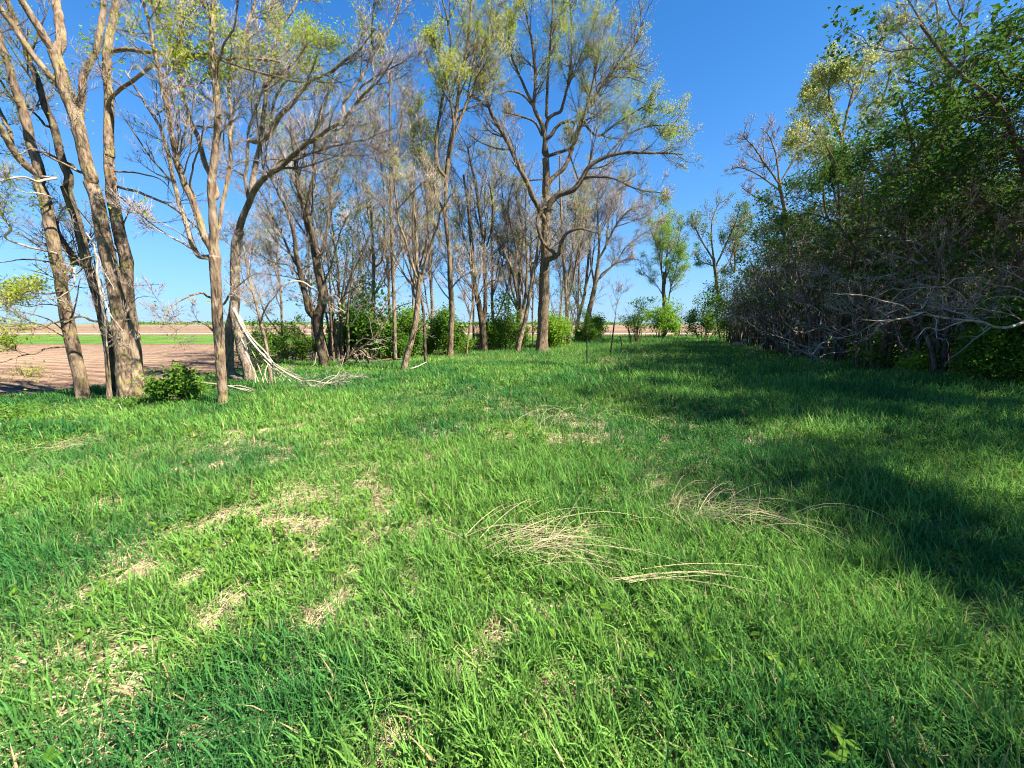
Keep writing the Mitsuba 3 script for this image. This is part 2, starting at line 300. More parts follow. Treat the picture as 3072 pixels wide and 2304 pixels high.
# ------------------------------------------------------------------ grass
def blades(n_target, y0, y1, xr, width, hgt, nseg, seed, keep=None):
    rng = np.random.default_rng(seed)
    y = np.sqrt(rng.uniform(y0 ** 2, y1 ** 2, n_target)) if xr is None else rng.uniform(y0, y1, n_target)
    x = rng.uniform(-1.72, 1.72, n_target) * y if xr is None else rng.uniform(xr[0](y), xr[1](y))
    p = np.stack([x, y, 0 * x], -1); fine = meshkit.fbm(p * 6.5, 2, 8)
    x = x + 0.5 * (meshkit.noise(p * 4, 21) - 0.5) * 0.3; y = y + 0.5 * (meshkit.noise(p * 4, 22) - 0.5) * 0.3     # pull into tufts
    ok = lawn_in(x, y) > 0
    clump = meshkit.fbm(p * 1.5, 3, 4)
    br = bareness(x, y)
    ok &= rng.random(n_target) < np.clip(0.62 + 1.5 * (clump - 0.32) + 0.5 * np.clip(x / 3, -.2, 1) + 0.1 * np.clip(y - 3, 0, 8), 0.3, 1) * (1 - 0.84 * br) * np.clip(2.6 * (fine - 0.22), 0.28, 1)
    x, y, clump, br, p = x[ok], y[ok], clump[ok], br[ok], p[ok]
    n = len(x)
    z = height(x, y) - 0.01
    patch = meshkit.fbm(p * 0.55, 3, 31); p2 = meshkit.fbm(p * 0.9, 3, 77)
    L = hgt * (0.42 + 1.35 * patch) * rng.uniform(0.5, 1.35, n) * (1 - 0.45 * br) * (1 + 0.35 * np.clip(x / 5, -0.5, 1))
    az = rng.uniform(0, 2 * np.pi, n) + 0.0
    d = np.stack([np.cos(az), np.sin(az), 0 * az], 1)
    lean0 = np.abs(rng.normal(0.22, 0.38, n)); bend = np.abs(rng.normal(0.5, 0.6, n)) * (1.2 if nseg > 2 else 0.8)
    w = 1.12 * width * rng.uniform(0.6, 1.4, n) * (0.75 + 0.6 * p2)
    fx = rng.uniform(0, 2 * np.pi, n)
    side = np.stack([-np.sin(az) , np.cos(az), 0 * az], 1) * np.cos(fx * 0.15)[:, None] + d * np.sin(fx * 0.15)[:, None]
    P = np.stack([x, y, z], 1)
    verts = []
    for k in range(nseg + 1):
        t = k / nseg
        ww = w * (1 - t ** 1.8) * (0.75 + 0.5 * min(t * 2, 1)) * 0.5
        if k < nseg:
            verts += [P - side * ww[:, None], P + side * ww[:, None]]
            th = lean0 + bend * (k + 0.5) / nseg * 1.6
            P = P + (d * np.sin(th)[:, None] + np.array([0, 0, 1.0]) * np.cos(th)[:, None]) * (L / nseg)[:, None]
        else:
            verts.append(P)
    V = np.stack(verts, 1)
    f = []
    for k in range(nseg - 1):
        f += [[2 * k, 2 * k + 1, 2 * k + 3], [2 * k, 2 * k + 3, 2 * k + 2]]
    f.append([2 * nseg - 2, 2 * nseg - 1, 2 * nseg])
    m = 2 * nseg + 1
    Fc = (np.array(f)[None] + (np.arange(n) * m)[:, None, None]).reshape(-1, 3)
    # colour of each blade: blue green broad grass in some patches, yellow green in others, a few straw coloured
    tone = np.clip(0.5 + 3.0 * (p2 - 0.5) + rng.normal(0, 0.28, n), 0, 1)[:, None]
    col = np.array([0.045, 0.165, 0.045]) * (1 - tone) + np.array([0.14, 0.30, 0.062]) * tone
    col = col * rng.uniform(0.6, 1.4, n)[:, None]
    dry = rng.random(n) < 0.025 + 0.2 * br
    col[dry] = np.array([0.40, 0.34, 0.19]) * rng.uniform(0.7, 1.2, dry.sum())[:, None]
    C = np.repeat(col[:, None], m, 1) * np.linspace(0.85, 1.1, m)[None, :, None]
    return V.reshape(-1, 3), Fc, C.reshape(-1, 3)
lo = lambda y: np.maximum(-1.65 * y, -11 + 0 * y); hi = lambda y: np.minimum(1.65 * y + 0.5, 17 + 0 * y)
def corridor(y): return np.interp(y, [16, 21, 26, 33, 41, 50], [-9, -6.5, -3.5, 0, 4.5, 9])
G = [blades(125000, 0.7, 2.5, None, 0.0062, 0.145, 3, 1), blades(180000, 2.5, 5.0, None, 0.0072, 0.16, 3, 2), blades(160000, 5.0, 9.0, (lo, hi), 0.011, 0.18, 2, 3),
     blades(165000, 9.0, 16.0, (lo, hi), 0.018, 0.19, 2, 4), blades(90000, 16, 30, (corridor, lambda y: 19 + 0 * y), 0.028, 0.21, 1, 5), blades(40000, 30, 50, (corridor, lambda y: 24 + 0 * y), 0.05, 0.22, 1, 6)]
for k, (v, f, c) in enumerate(G):
    key = 'grass' if k == 0 else f'grass__{k:03d}'
    scene[key] = mikit.ply((v, f), 'blade', smooth=False, color=c)
labels['grass'] = {'label': 'lush green meadow grass covering the clearing', 'category': 'grass', 'kind': 'stuff'}
def stalks(x, y, L, az, w, rng, arch, lift=0.02, dark=1.0, m=5):
    """dry stems lying or arching over the grass: flat strips with a fold, coloured straw"""
    n = len(x)
    s = np.linspace(0, 1, m)
    el0 = arch * rng.uniform(0.5, 1.4, n)
    P = np.stack([x, y, height(x, y) + lift], 1)
    d = np.stack([np.cos(az), np.sin(az), 0 * az], 1)
    pts = [P]
    turn = rng.normal(0, 0.25, n)
    for k in range(m - 1):
        e = el0 * (1 - 2.0 * k / (m - 1.5))
        a2 = az + turn * k / m
        P = P + np.stack([np.cos(a2) * np.cos(e), np.sin(a2) * np.cos(e), np.sin(e)], 1) * (L / (m - 1))[:, None]
        P[:, 2] = np.maximum(P[:, 2], height(P[:, 0], P[:, 1]) + lift * 0.7)
        pts.append(P)
    P = np.stack(pts, 1)
    v, f = tubes(P, w[:, None] * np.linspace(1, 0.45, m)[None], 3)
    c = np.array([0.54, 0.47, 0.31]) * rng.uniform(0.6, 1.25, n)[:, None] * dark
    return v, f, np.repeat(c, m * 3, 0)
rng = np.random.default_rng(11)
# thatch: dead blades lying matted in the bare places and under the sward
bx, by = [], []
for (cx, cy), r in zip(BC, BR):
    k = int(5200 * r * r) + 40
    a, q = rng.uniform(0, 2 * np.pi, k), r * 1.25 * np.sqrt(rng.random(k))
    bx.append(cx + q * np.cos(a)); by.append(cy + q * np.sin(a))
yy = np.sqrt(rng.uniform(0.8, 30, 15000)); bx.append(rng.uniform(-1.7, 1.7, 15000) * yy); by.append(yy)
x, y = np.concatenate(bx), np.concatenate(by); n = len(x)
v, f, c = stalks(x, y, rng.uniform(0.06, 0.24, n), rng.uniform(0, 6.283, n), rng.uniform(0.0012, 0.0028, n), rng, 0.25, 0.012, m=3)
scene['thatch'] = mikit.ply((v, f), 'straw', smooth=False, color=c)
labels['thatch'] = {'label': 'matted straw coloured dead grass lying in the thin patches', 'category': 'dead grass', 'kind': 'stuff'}
n = 16000
y = np.sqrt(rng.uniform(0.9, 60, n)); x = rng.uniform(-1.5, 1.5, n) * y; p = np.stack([x, y, 0 * x], -1)
ok = (rng.random(n) < np.clip(5 * (meshkit.fbm(p * 1.3, 3, 55) - .5), 0.03, 1)) & (bareness(x, y) < .5)
x, y = x[ok], y[ok]
C = np.stack([x, y, height(x, y) + rng.uniform(.02, .11, len(x))], 1)
scene['lawn_weeds'] = mikit.ply(leaf_quads(np.repeat(C, 4, 0) + rng.normal(0, .012, (4 * len(C), 3)), .038, rng, .5, .55, .1), 'leaf_bush', smooth=False)
labels['lawn_weeds'] = {'label': 'small broad leaved weeds growing among the meadow grass', 'category': 'weeds', 'kind': 'stuff'}
def tussock(view, x0, y0, spread, n, L, az, azs, label, seed, arch=0.5, w=0.0019, grp='dry grass clumps in the meadow'):
    rng = np.random.default_rng(seed)
    c = gnd(view, x0, y0)
    x = c[0] + rng.normal(0, spread, n); y = c[1] + rng.normal(0, spread * 0.6, n)
    v, f, col = stalks(x, y, L * rng.uniform(0.45, 1.25, n), az + rng.normal(0, azs, n), w * rng.uniform(0.6, 1.3, n), rng, arch, 0.10, m=8)
    key = thing('dry_grass_tussock', label, 'dry grass', grp)
    labels[key].pop('group')
    scene[key] = mikit.ply((v, f), 'straw', smooth=True, color=col)
tussock('V8', 300, 660, .24, 80, .62, .25, .8, 'pale dry grass clump flattened sideways, nearer one of the pair in mid lawn', 1, .3)
tussock('V8', 1300, 490, .26, 90, .7, .05, .8, 'arching straw coloured grass clump with long stems, farther one of the pair', 2, .55)
tussock('V8', 900, 905, .05, 9, .75, .06, .12, 'thin bundle of pale dead stems lying flat just in front of the two dry clumps', 3, .12, .0022)
tussock('P', 1190, 935, .3, 26, .9, .5, .9, 'loose wispy dry stems standing at the edge of the tree shade in mid lawn', 4, .8)
tussock('Z6', 560, 880, .35, 26, 1.0, .3, 1.2, 'wispy dry stems arching beside the foot of the nearest black post', 5, 1.0, .004)
tussock('Z6', 1000, 800, .45, 26, 1.1, 2.6, 1.2, 'wispy dry stems in the grass right of the leaning post', 6, .95, .004)
tussock('P', 130, 978, .16, 40, .4, .1, 1.5, 'small heap of dead stems on the grass at far left lawn', 8, .3)
# ------------------------------------------------------------------ trees
def limb(view, pts, w0, w1, d0=0.0, d1=0.0, dead=False):
    return (view, pts, w0, w1, d0, d1, dead)
TRI = [0]
def build_tree(name, label, cat, limbs, Y=None, barkm='bark_grey', twigm='twig_mauve', leafm='leaf_spring', seed=0, detail=1.0, near=False, l1=(1.5, 0.33), n2=6, n3=6, lf=0.5, up=0.10, leaves=0.05, clumps=(), leaf_size=0.06, ground=True, rmin=0.003, lmax=3.2, flare=True, group=None, sites=3, t0=0.3, a1=48, names=None, extra=()):
    rng = np.random.default_rng(seed + 1000)
    key = thing(name, label, cat, group)
    if Y is None:
        v0 = limbs[0]; Y = gnd(v0[0], v0[1][0], v0[1][1])[1]
    Ps, Rs, live, joined = [], [], [], []
    for k, (view, pts, w0, w1, d0, d1, dead) in enumerate(limbs):
        if view == 'W':
            P = np.array(pts, float); R = np.linspace(w0, w1, len(P))
        else:
            q = np.array(pts, float).reshape(-1, 2)
            u, v = src(view, q[:, 0], q[:, 1])
            s = np.linspace(0, 1, len(q))
            depth = Y + d0 + (d1 - d0) * s
            P = at(u, v, depth)
            R = girth(w0 + (w1 - w0) * s, view, u, v, depth)
        if k == 0 and ground:
            g = height(P[0, 0], P[0, 1]) if lawn_in(P[0, 0], P[0, 1]) > 0 else -0.15
            P[0, 2] = g - 0.05
        if k and joined:                                    # grow out of the nearest limb already built
            A = np.vstack([q[0] for q in joined]); B = np.concatenate([q[1] for q in joined])
            dd = np.linalg.norm(A - P[0], axis=1); i = dd.argmin()
            if 0.02 < dd[i] < 0.09 * Y + 0.25:
                P = np.vstack([A[i], P]); R = np.concatenate([[min(B[i] * 0.95, R[0] * 1.15)], R])
        P2, R2, L = smoothline(P, R, 24)
        joined.append((P2, R2))
        j = rng.normal(0, 1, (24, 3)); j = np.cumsum(j, 0); j -= np.linspace(0, 1, 24)[:, None] * j[-1]
        P2 += j * 0.012 * min(L / 5, 1) * (0.35 if k == 0 else 1)
        cell = 0.0042 * Y; mseg = int(np.clip(L / cell, 12, 170)); sides = int(np.clip(6.3 * R2.max() / cell, 7, 48))
        P3, R3, _ = smoothline(P2, R2, mseg)
        if k == 0 and flare:
            hgt = P3[:, 2] - P3[0, 2]
            R3 = R3 * (1 + 0.14 * np.exp(-hgt / (1.1 * R3[0] + 0.05)))
        mesh = sweep(P3, R3, sides, 0.13 if near else (0.10 if k == 0 else 0.05), seed + k, (3.0, 3.2), 0.38 if k == 0 and flare else 0.0)
        nm = 'trunk' if k == 0 else (names[k] if names and k in names else ('dead_limb' if dead else 'limb'))
        part(key, nm, mesh, 'dead_wood' if dead else barkm, label='pale bare dead limb' if dead else None)
        Ps.append(P2); Rs.append(R2); live.append(not dead)
    for P2, R2 in extra:
        mseg = 18
        P3, R3, _ = smoothline(P2, R2, mseg)
        part(key, 'limb', sweep(P3, R3, 8 if not near else 14, 0.06, seed + len(Ps), (3, 3.2)), barkm)
        a, b, _ = smoothline(P2, R2, 24); Ps.append(a); Rs.append(b); live.append(True)
    P, R, live = np.array(Ps), np.array(Rs), np.array(live)
    lens = np.linalg.norm(np.diff(P, axis=1), axis=2).sum(1)
    per = l1[0] * 1.15 * lens * detail; per[0] *= 0.45; per = per * np.where(R.mean(1) > 0.11, 0.3, 1)
    P1, R1 = sprout(P, R, rng, per, t0, 1.0, l1[1] * 1.25, a1, 8, up, 0.085, 0.5, 0.4, lmax * 1.25, rmin * 1.5)
    P2, R2 = sprout(P1, R1, rng, n2 * 1.5, 0.08, 1.0, lf * 1.1, 40, 7, up * 0.8, 0.10, 0.62, 0.25, lmax * 0.75, rmin * 1.15)
    P3, R3 = sprout(P2, R2, rng, n3 * 1.2, 0.05, 1.0, lf * 1.2, 34, 2, up, 0.06, 0.75, 0.16, lmax * 0.4, rmin * 1.55)
    part(key, 'branches', join([tubes(P1, R1, 4), tubes(P2[:, ::2], R2[:, ::2], 3)]), barkm, stuff=True)
    part(key, 'twigs', cones(P3, R3), twigm, stuff=True)
    # leaves on the twigs, in clumps
    pt = np.concatenate([P3[:, 1:].reshape(-1, 3), P2[:, 4:].reshape(-1, 3)])
    pt = np.repeat(pt, sites, 0) + rng.normal(0, leaf_size * 1.3, (len(pt) * sites, 3))
    pr = (leaves * 1.6 + 0.022) * np.clip(4 * (meshkit.fbm(pt * 0.8 + seed, 3, seed) - 0.38), 0, 3) * np.clip((pt[:, 2] - 1.5) / 4, .3, 1.6)
    for (view, x, y, r, a) in clumps:                       # where the crown is in leaf
        u0, v0 = src(view, x, y); c = at(u0, v0, Y); rr = r / VIEWS[view][2] * Y / F
        pr = pr + 0.42 * a * np.exp(-((pt - c) ** 2 * [1, 0.25, 1]).sum(1) / (1.35 * rr) ** 2) * np.clip(5 * (meshkit.fbm(pt * 1.7 + seed, 2, seed + 3) - 0.33), 0.05, 2)
    sel = rng.random(len(pt)) < pr
    part(key, 'foliage', leaf_quads(pt[sel], leaf_size, rng), leafm, smooth=False, stuff=True)
    return key

L = limb
build_tree('bare_tree', 'thick twin trunk tree with tan ridged bark, widest of the trees by the field', 'tree', [
    L('Z2', (965, 1525, 945, 1250, 930, 1000, 900, 780, 870, 600, 800, 300, 740, 0, 690, -140), 150, 118),
    L('Z2', (1050, 1525, 1030, 1250, 1010, 1000, 985, 780, 950, 500, 900, 200, 872, 0, 855, -150, 845, -300, 838, -420), 140, 78, .10, .25),
    L('Z1', (770, 1500, 735, 1400, 690, 1250, 650, 1080, 600, 920, 550, 780, 500, 600, 450, 430), 130, 128, 0, -.1),
    L('Z1', (450, 430, 380, 330, 300, 200, 180, 0, 80, -180, 0, -330), 105, 60, -.1, -.6),
    L('Z1', (455, 450, 510, 330, 490, 150, 460, 0, 440, -200, 430, -380), 105, 65, -.1, .5),
    L('Z1', (650, 1060, 700, 830, 712, 650, 760, 540, 840, 350, 862, 100, 880, -150, 890, -350), 72, 55, 0, .3),
    L('Z1', (500, 720, 440, 650, 330, 520, 180, 320, 60, 150, -60, 0, -200, -150), 85, 55, 0, -.6),
    L('Z1', (915, 1330, 902, 1150, 895, 960, 890, 700, 885, 560, 890, 450, 905, 250, 940, 0, 960, -200), 100, 62, .25, .3),
    L('Z3', (-180, 770, -130, 660, 0, 590, 120, 505, 250, 480, 430, 410, 560, 408, 620, 440, 760, 480, 960, 520, 1100, 560, 1250, 580), 36, 9, .25, -1.2),
    L('Z3', (-200, 370, -100, 345, 0, 345, 120, 355, 235, 370, 330, 385, 500, 395, 600, 415, 780, 415, 900, 430, 1040, 440), 44, 15, .3, .2),
    L('V1', (440, 715, 540, 750, 640, 790, 720, 850, 780, 900), 16, 5, .25, -.4),
    L('V1', (440, 655, 530, 660, 620, 690, 670, 760), 10, 3, .25, .8),
    L('V1', (470, 760, 560, 840, 660, 910, 760, 960), 9, 3, .25, .9),
    L('V1', (310, 660, 250, 630, 190, 600, 130, 570, 70, 590), 16, 5, 0, -.8),
    L('Z2', (1000, 790, 1060, 740, 1180, 740, 1260, 800), 9, 3, 0, -.7),
    L('Z2', (985, 660, 1060, 655, 1160, 650, 1276, 640), 9, 3, .2, 1.2),
    ], barkm='bark_tan', seed=1, near=True, twigm='twig_mauve', l1=(1.3, .3), lmax=2.6, detail=1.0, leaf_size=.045, leaves=.05, n2=6, n3=6, rmin=.0022,
    clumps=(('Z1', 1000, 120, 160, .9), ('Z1', 1050, 540, 90, .8), ('Z1', 700, 160, 160, .7), ('Z1', 720, 330, 110, .7), ('Z3', 300, 200, 120, .9), ('Z1', 700, 1390, 90, .8), ('Z1', 250, 150, 250, .25)))
build_tree('bare_tree', 'left leaning trunk beside the thick twin trunk, low leafy limbs over the field', 'tree', [
    L('Z2', (640, 1525, 610, 1320, 560, 1100, 525, 900, 470, 600, 430, 420, 390, 200, 345, 0, 300, -110), 118, 105, 0, .4),
    L('Z1', (330, 1430, 250, 1200, 190, 950, 130, 780, 80, 600, 20, 420, -40, 200, -80, 0, -130, -200), 108, 50, .4, .6),
    L('Z1', (330, 1460, 200, 1360, 110, 1240, 40, 1120, -40, 980, -130, 800), 92, 60, .4, -.2),
    L('Z1', (120, 1250, 60, 1060, 0, 930, -60, 800), 50, 36, .3, 1.0),
    L('Z2', (500, 1120, 430, 1130, 350, 1140, 280, 1180, 180, 1190, 60, 1230, -60, 1260), 26, 8, 0, -.9),
    L('Z2', (495, 930, 400, 940, 300, 985, 150, 960, 0, 940), 24, 6, 0, -1.0),
    L('Z2', (500, 1010, 400, 930, 300, 890, 180, 860, 60, 850, -60, 840), 16, 5, 0, -1.2), L('Z2', (480, 830, 350, 800, 220, 820, 100, 800, -40, 810), 14, 5, -.1, -.3), L('Z2', (510, 1060, 420, 1010, 300, 950, 150, 930, 30, 900), 14, 5, 0, .5),
    L('Z2', (470, 700, 350, 720, 220, 700, 100, 740, -40, 760), 20, 6, 0, -.8),
    L('Z2', (410, 470, 300, 455, 180, 452, 80, 465, -60, 480), 22, 7, .1, .5),
    L('Z2', (440, 420, 330, 370, 220, 290, 120, 250, 40, 200), 24, 7, 0, .8),
    L('Z1', (470, 1480, 380, 1500, 300, 1510, 200, 1475, 100, 1480, 0, 1500, -80, 1530), 34, 16, .2, -.9, True),
    L('Z1', (430, 1640, 300, 1600, 200, 1590, 60, 1550, -40, 1520), 18, 7, .2, -1.0, True),
    L('Z2', (60, 300, 80, 220, 30, 150, 0, 100, -60, 40), 24, 12, -.7, -1.1, True),
    L('Z2', (330, 780, 430, 760, 490, 725, 540, 680, 565, 610, 568, 515), 9, 18, -.5, -.3, True),
    L('Z2', (600, 1330, 520, 1350, 450, 1340, 370, 1330, 300, 1320), 12, 4, 0, -.4),
    ], barkm='bark_brown', seed=2, near=True, twigm='twig_brown', l1=(1.5, .33), lmax=2.0, leaf_size=.042, leaves=.12, rmin=.0022,
    sites=5, clumps=(('Z2', 60, 880, 230, 4), ('Z2', 260, 880, 200, 3.5), ('Z2', 430, 960, 110, .8), ('Z2', 60, 560, 120, .5), ('Z2', 300, 650, 160, .4), ('Z2', 480, 520, 80, .9), ('Z1', 150, 150, 200, .3)))
build_tree('bare_tree', 'dark shaded trunk crossing between the leaning trunk and the thick twin trunk', 'tree', [
    L('Z2', (868, 1500, 850, 1350, 840, 1200, 810, 1000, 740, 700, 650, 400, 590, 150, 535, 0, 505, -100), 74, 92),
    L('Z1', (560, 1480, 500, 1280, 460, 1100, 410, 950, 360, 800, 320, 640, 270, 520, 200, 300, 120, 100, 40, -80, -20, -250), 88, 46, 0, .7),
    L('Z2', (590, 480, 540, 400, 480, 320, 430, 230, 400, 120, 330, 0, 290, -80), 60, 40, 0, .8),
    L('Z1', (390, 1050, 310, 960, 240, 900, 190, 840, 60, 780), 30, 10, 0, 1.0),
    L('Z1', (620, 1390, 520, 1340, 400, 1280, 300, 1240, 220, 1130), 34, 12, 0, 1.0),
    ], barkm='bark_dark', seed=3, Y=8.7, near=True, twigm='twig_dark', l1=(1.3, .3), lmax=2.2, leaf_size=.042, leaves=.08, clumps=(('Z1', 430, 1150, 120, .9), ('Z1', 280, 550, 120, .7), ('Z1', 350, 880, 90, .6)))
build_tree('dead_tree', 'split dead tree trunk with pale stripped wood beside the left edge of the twin trunk', 'dead tree', [
    L('Z2', (838, 1540, 832, 1400, 822, 1250, 812, 1120), 52, 34),
    L('Z2', (806, 930, 790, 830, 762, 680, 748, 540, 745, 430, 715, 340, 660, 250), 30, 14, -.05, .1, True),
    L('Z2', (812, 1160, 806, 1040, 804, 900), 34, 24, 0, 0, True),
    L('Z2', (940, 1010, 900, 950, 850, 880, 800, 760, 770, 600), 10, 14, -.35, -.1, True),
    L('Z2', (870, 700, 820, 600, 770, 520, 745, 430, 640, 450, 540, 490), 8, 12, -.2, -.2, True),
    L('Z2', (795, 935, 700, 925, 640, 895, 570, 905, 490, 940), 26, 22, .1, -.3),
    L('Z2', (810, 1140, 850, 1110, 900, 1090, 930, 1075), 10, 5, -.2, -.4, True),
    ], barkm='bark_tan', seed=4, Y=7.95, near=True, twigm='twig_grey', l1=(2.2, .35), lmax=.9, n2=4, n3=3, leaves=.04, leaf_size=.04)
build_tree('bare_tree', 'slender pale trunk that opens into many upright stems, standing forward of the brush heap', 'tree', [
    L('Z4', (560, 1585, 552, 1400, 545, 1280, 534, 1100, 518, 900, 510, 700, 500, 520, 497, 430), 76, 96),
    L('Z3', (590, 1600, 585, 1500, 575, 1350, 590, 1150, 600, 1000, 612, 900, 600, 750, 590, 600, 562, 400, 560, 200, 570, 0, 575, -160), 66, 34, 0, .1),
    L('Z3', (560, 1780, 500, 1640, 440, 1440, 400, 1370, 340, 1200, 300, 1020, 270, 900, 240, 720, 200, 560, 160, 400, 130, 250, 90, 100, 50, -60), 62, 20, 0, -.5),
    L('Z3', (480, 1830, 400, 1680, 318, 1422, 290, 1300, 250, 1150, 200, 1000, 150, 850, 80, 720, 20, 620, -60, 500), 44, 14, .1, .8),
    L('Z3', (585, 1400, 555, 1280, 500, 1150, 460, 1000, 430, 900, 400, 780, 360, 650, 340, 500, 330, 250, 340, 100, 325, -100), 46, 20, .1, .9),
    L('Z3', (600, 1640, 640, 1400, 680, 1200, 700, 900, 680, 700, 690, 550, 760, 350, 810, 170, 860, 50, 900, -60), 34, 14, .1, 1.0),
    L('Z3', (590, 600, 610, 430, 640, 320, 710, 200, 740, 60, 760, -80), 22, 10, .1, -.7),
    L('Z3', (440, 1400, 400, 1300, 440, 1130, 480, 1000, 500, 850), 20, 8, 0, -.6),
    L('Z4', (450, 745, 400, 715, 330, 730, 240, 770, 170, 820, 130, 880, 100, 930), 22, 8, 0, -1.0),
    L('Z4', (490, 1010, 430, 955, 350, 932, 260, 965, 180, 1020, 130, 1080), 20, 6, 0, -.8),
    L('Z4', (320, 380, 230, 320, 100, 250, 0, 190, -90, 150), 14, 5, .1, -.6, True),
    L('Z4', (330, 330, 250, 270, 150, 205, 0, 130, -150, 60), 12, 4, .1, -.9, True),
    L('Z4', (560, 800, 620, 720, 690, 650, 760, 590, 830, 560), 18, 6, .1, -.6),
    ], barkm='bark_tan', seed=5, near=True, twigm='twig_mauve', l1=(2.2, .26), lmax=2.0, leaf_size=.05, leaves=.015, rmin=.0022, n2=6, n3=6,
    clumps=(('Z3', 300, 190, 130, 1.6), ('Z3', 480, 180, 170, 1.7), ('Z3', 560, 260, 120, 1.2), ('Z3', 700, 190, 90, 1.2), ('Z3', 380, 330, 90, .6), ('Z4', 570, 830, 70, 1.2), ('Z4', 500, 870, 60, .9)))
build_tree('bare_tree', 'dark trunk behind the slender pale one, big limb sweeping right', 'tree', [
    L('Z4', (610, 1375, 604, 1200, 612, 1000, 650, 800, 655, 500, 662, 330, 690, 240), 78, 78),
    L('Z4', (680, 260, 705, 190, 742, 80, 790, -20, 850, -110, 930, -190, 1010, -240, 1110, -340, 1230, -440, 1350, -520, 1470, -590, 1560, -700, 1640, -800, 1750, -900, 1850, -1060), 60, 12, 0, -1.6),
    L('Z3', (850, 1320, 860, 1200, 880, 1080, 905, 970, 945, 750, 960, 600, 1000, 400, 1060, 200, 1140, 60, 1180, -60), 46, 14, 0, .8),
    L('Z3', (815, 1440, 800, 1250, 815, 1050, 830, 900, 870, 750, 920, 620, 1000, 540, 1090, 490, 1190, 380, 1260, 280), 28, 10, 0, -.6),
    L('Z3', (900, 1010, 960, 950, 1050, 830, 1110, 770, 1190, 660, 1280, 580, 1400, 520, 1500, 450, 1640, 330, 1720, 200), 46, 10, 0, -1.2),
    L('Z3', (930, 1010, 960, 880, 1000, 720, 1060, 620, 1130, 540, 1200, 420, 1260, 290, 1330, 130), 26, 8, 0, .4),
    L('Z3', (1030, 1140, 1130, 1128, 1300, 1070, 1500, 1020, 1700, 960, 1880, 905), 18, 6, -.4, -1.8),
    L('Z3', (1150, 1110, 1290, 1090, 1450, 1110, 1650, 1105, 1800, 1085), 10, 4, -.5, -1.0),
    L('Z3', (1100, 1050, 1240, 980, 1400, 1000, 1600, 1030, 1760, 1040), 10, 4, -.5, .2),
    L('Z3', (1030, 1130, 920, 1140, 780, 1150, 620, 1225), 12, 5, -.4, -1.0),
    L('Z3', (930, 965, 830, 990, 740, 1020, 640, 1100), 12, 5, 0, -.7, True),
    L('Z3', (1500, 745, 1560, 640, 1660, 500, 1690, 350, 1700, 180, 1720, 30, 1740, -100), 22, 8, -1.0, -.6),
    L('Z3', (1600, 640, 1700, 560, 1850, 480, 1980, 400), 14, 5, -1.2, -1.7),
    L('Z3', (1700, 440, 1780, 300, 1850, 150, 1900, 0, 1930, -120), 14, 6, -1.3, -.9),
    L('Z4', (750, 1378, 722, 1200, 690, 1050, 655, 900, 640, 780), 92, 66, -.35, -.1),
    L('Z3', (800, 1250, 690, 1180, 640, 1040, 660, 850, 740, 760, 850, 770), 16, 6, 0, -.6),
    ], barkm='bark_grey', seed=6, near=True, twigm='twig_mauve', l1=(2.4, .27), lmax=2.0, leaf_size=.055, leaves=.012, rmin=.0025, n2=6, n3=6.5,
    clumps=(('Z3', 1300, 120, 220, 1.5), ('Z3', 1450, 250, 180, 1.7), ('Z3', 1330, 330, 150, 1.4), ('Z3', 1200, 480, 130, 1.2), ('Z3', 1380, 470, 90, 1.0), ('Z3', 930, 310, 100, 1.1), ('Z3', 900, 210, 60, 1.0), ('Z3', 1080, 430, 70, 1.0), ('Z3', 1150, 80, 120, 1.0)))
build_tree('bare_tree', 'forked tree with a blackened low trunk and fan of upright stems, behind the heap', 'tree', [
    L('Z4', (1335, 1285, 1318, 1180, 1296, 1050, 1285, 960, 1290, 870), 62, 84),
    L('Z4', (1310, 870, 1318, 760, 1290, 600, 1255, 430, 1222, 250, 1190, 100, 1160, 0, 1130, -130, 1110, -300, 1090, -460, 1075, -560), 78, 20, 0, .4),
    L('Z3', (1300, 1800, 1270, 1640, 1240, 1500, 1260, 1380, 1290, 1250, 1300, 1050, 1312, 930, 1350, 800, 1392, 650, 1400, 560), 40, 14, 0, -.5),
    L('Z4', (1265, 900, 1210, 820, 1165, 600, 1130, 450, 1100, 250, 1060, 100, 1020, 0, 960, -120, 900, -260), 50, 14, 0, -1.0),
    L('Z4', (1300, 420, 1350, 270, 1370, 130, 1352, 50, 1375, -10, 1410, -150, 1460, -280, 1475, -400), 28, 10, 0, .8),
    L('Z4', (1330, 790, 1375, 745, 1420, 735, 1445, 765, 1455, 800), 34, 24, 0, -.7, True),
    L('Z4', (1460, 770, 1505, 715, 1580, 668, 1640, 640), 12, 5, -.7, -.9),
    L('Z4', (1315, 730, 1230, 660, 1150, 620, 1050, 640, 960, 700, 900, 800, 870, 870), 18, 6, 0, -1.2, True),
    L('Z4', (1250, 870, 1200, 700, 1100, 520, 960, 480, 840, 420, 780, 370), 16, 6, 0, 1.2),
    L('Z4', (1190, 640, 1060, 420, 980, 230, 900, 90, 880, 0, 800, -110), 22, 8, .2, 1.2),
    L('Z4', (1330, 640, 1400, 480, 1440, 330, 1490, 190, 1540, 80), 16, 6, 0, -.8),
    L('Z4', (1200, 640, 1080, 590, 930, 570, 790, 560), 14, 5, 0, -1.0),
    ], barkm='bark_dark', seed=7, twigm='twig_mauve', l1=(2.4, .28), lmax=2.6, leaf_size=.06, leaves=.02, rmin=.004, n2=6, n3=5, clumps=(('Z4', 1230, 820, 60, .6),))
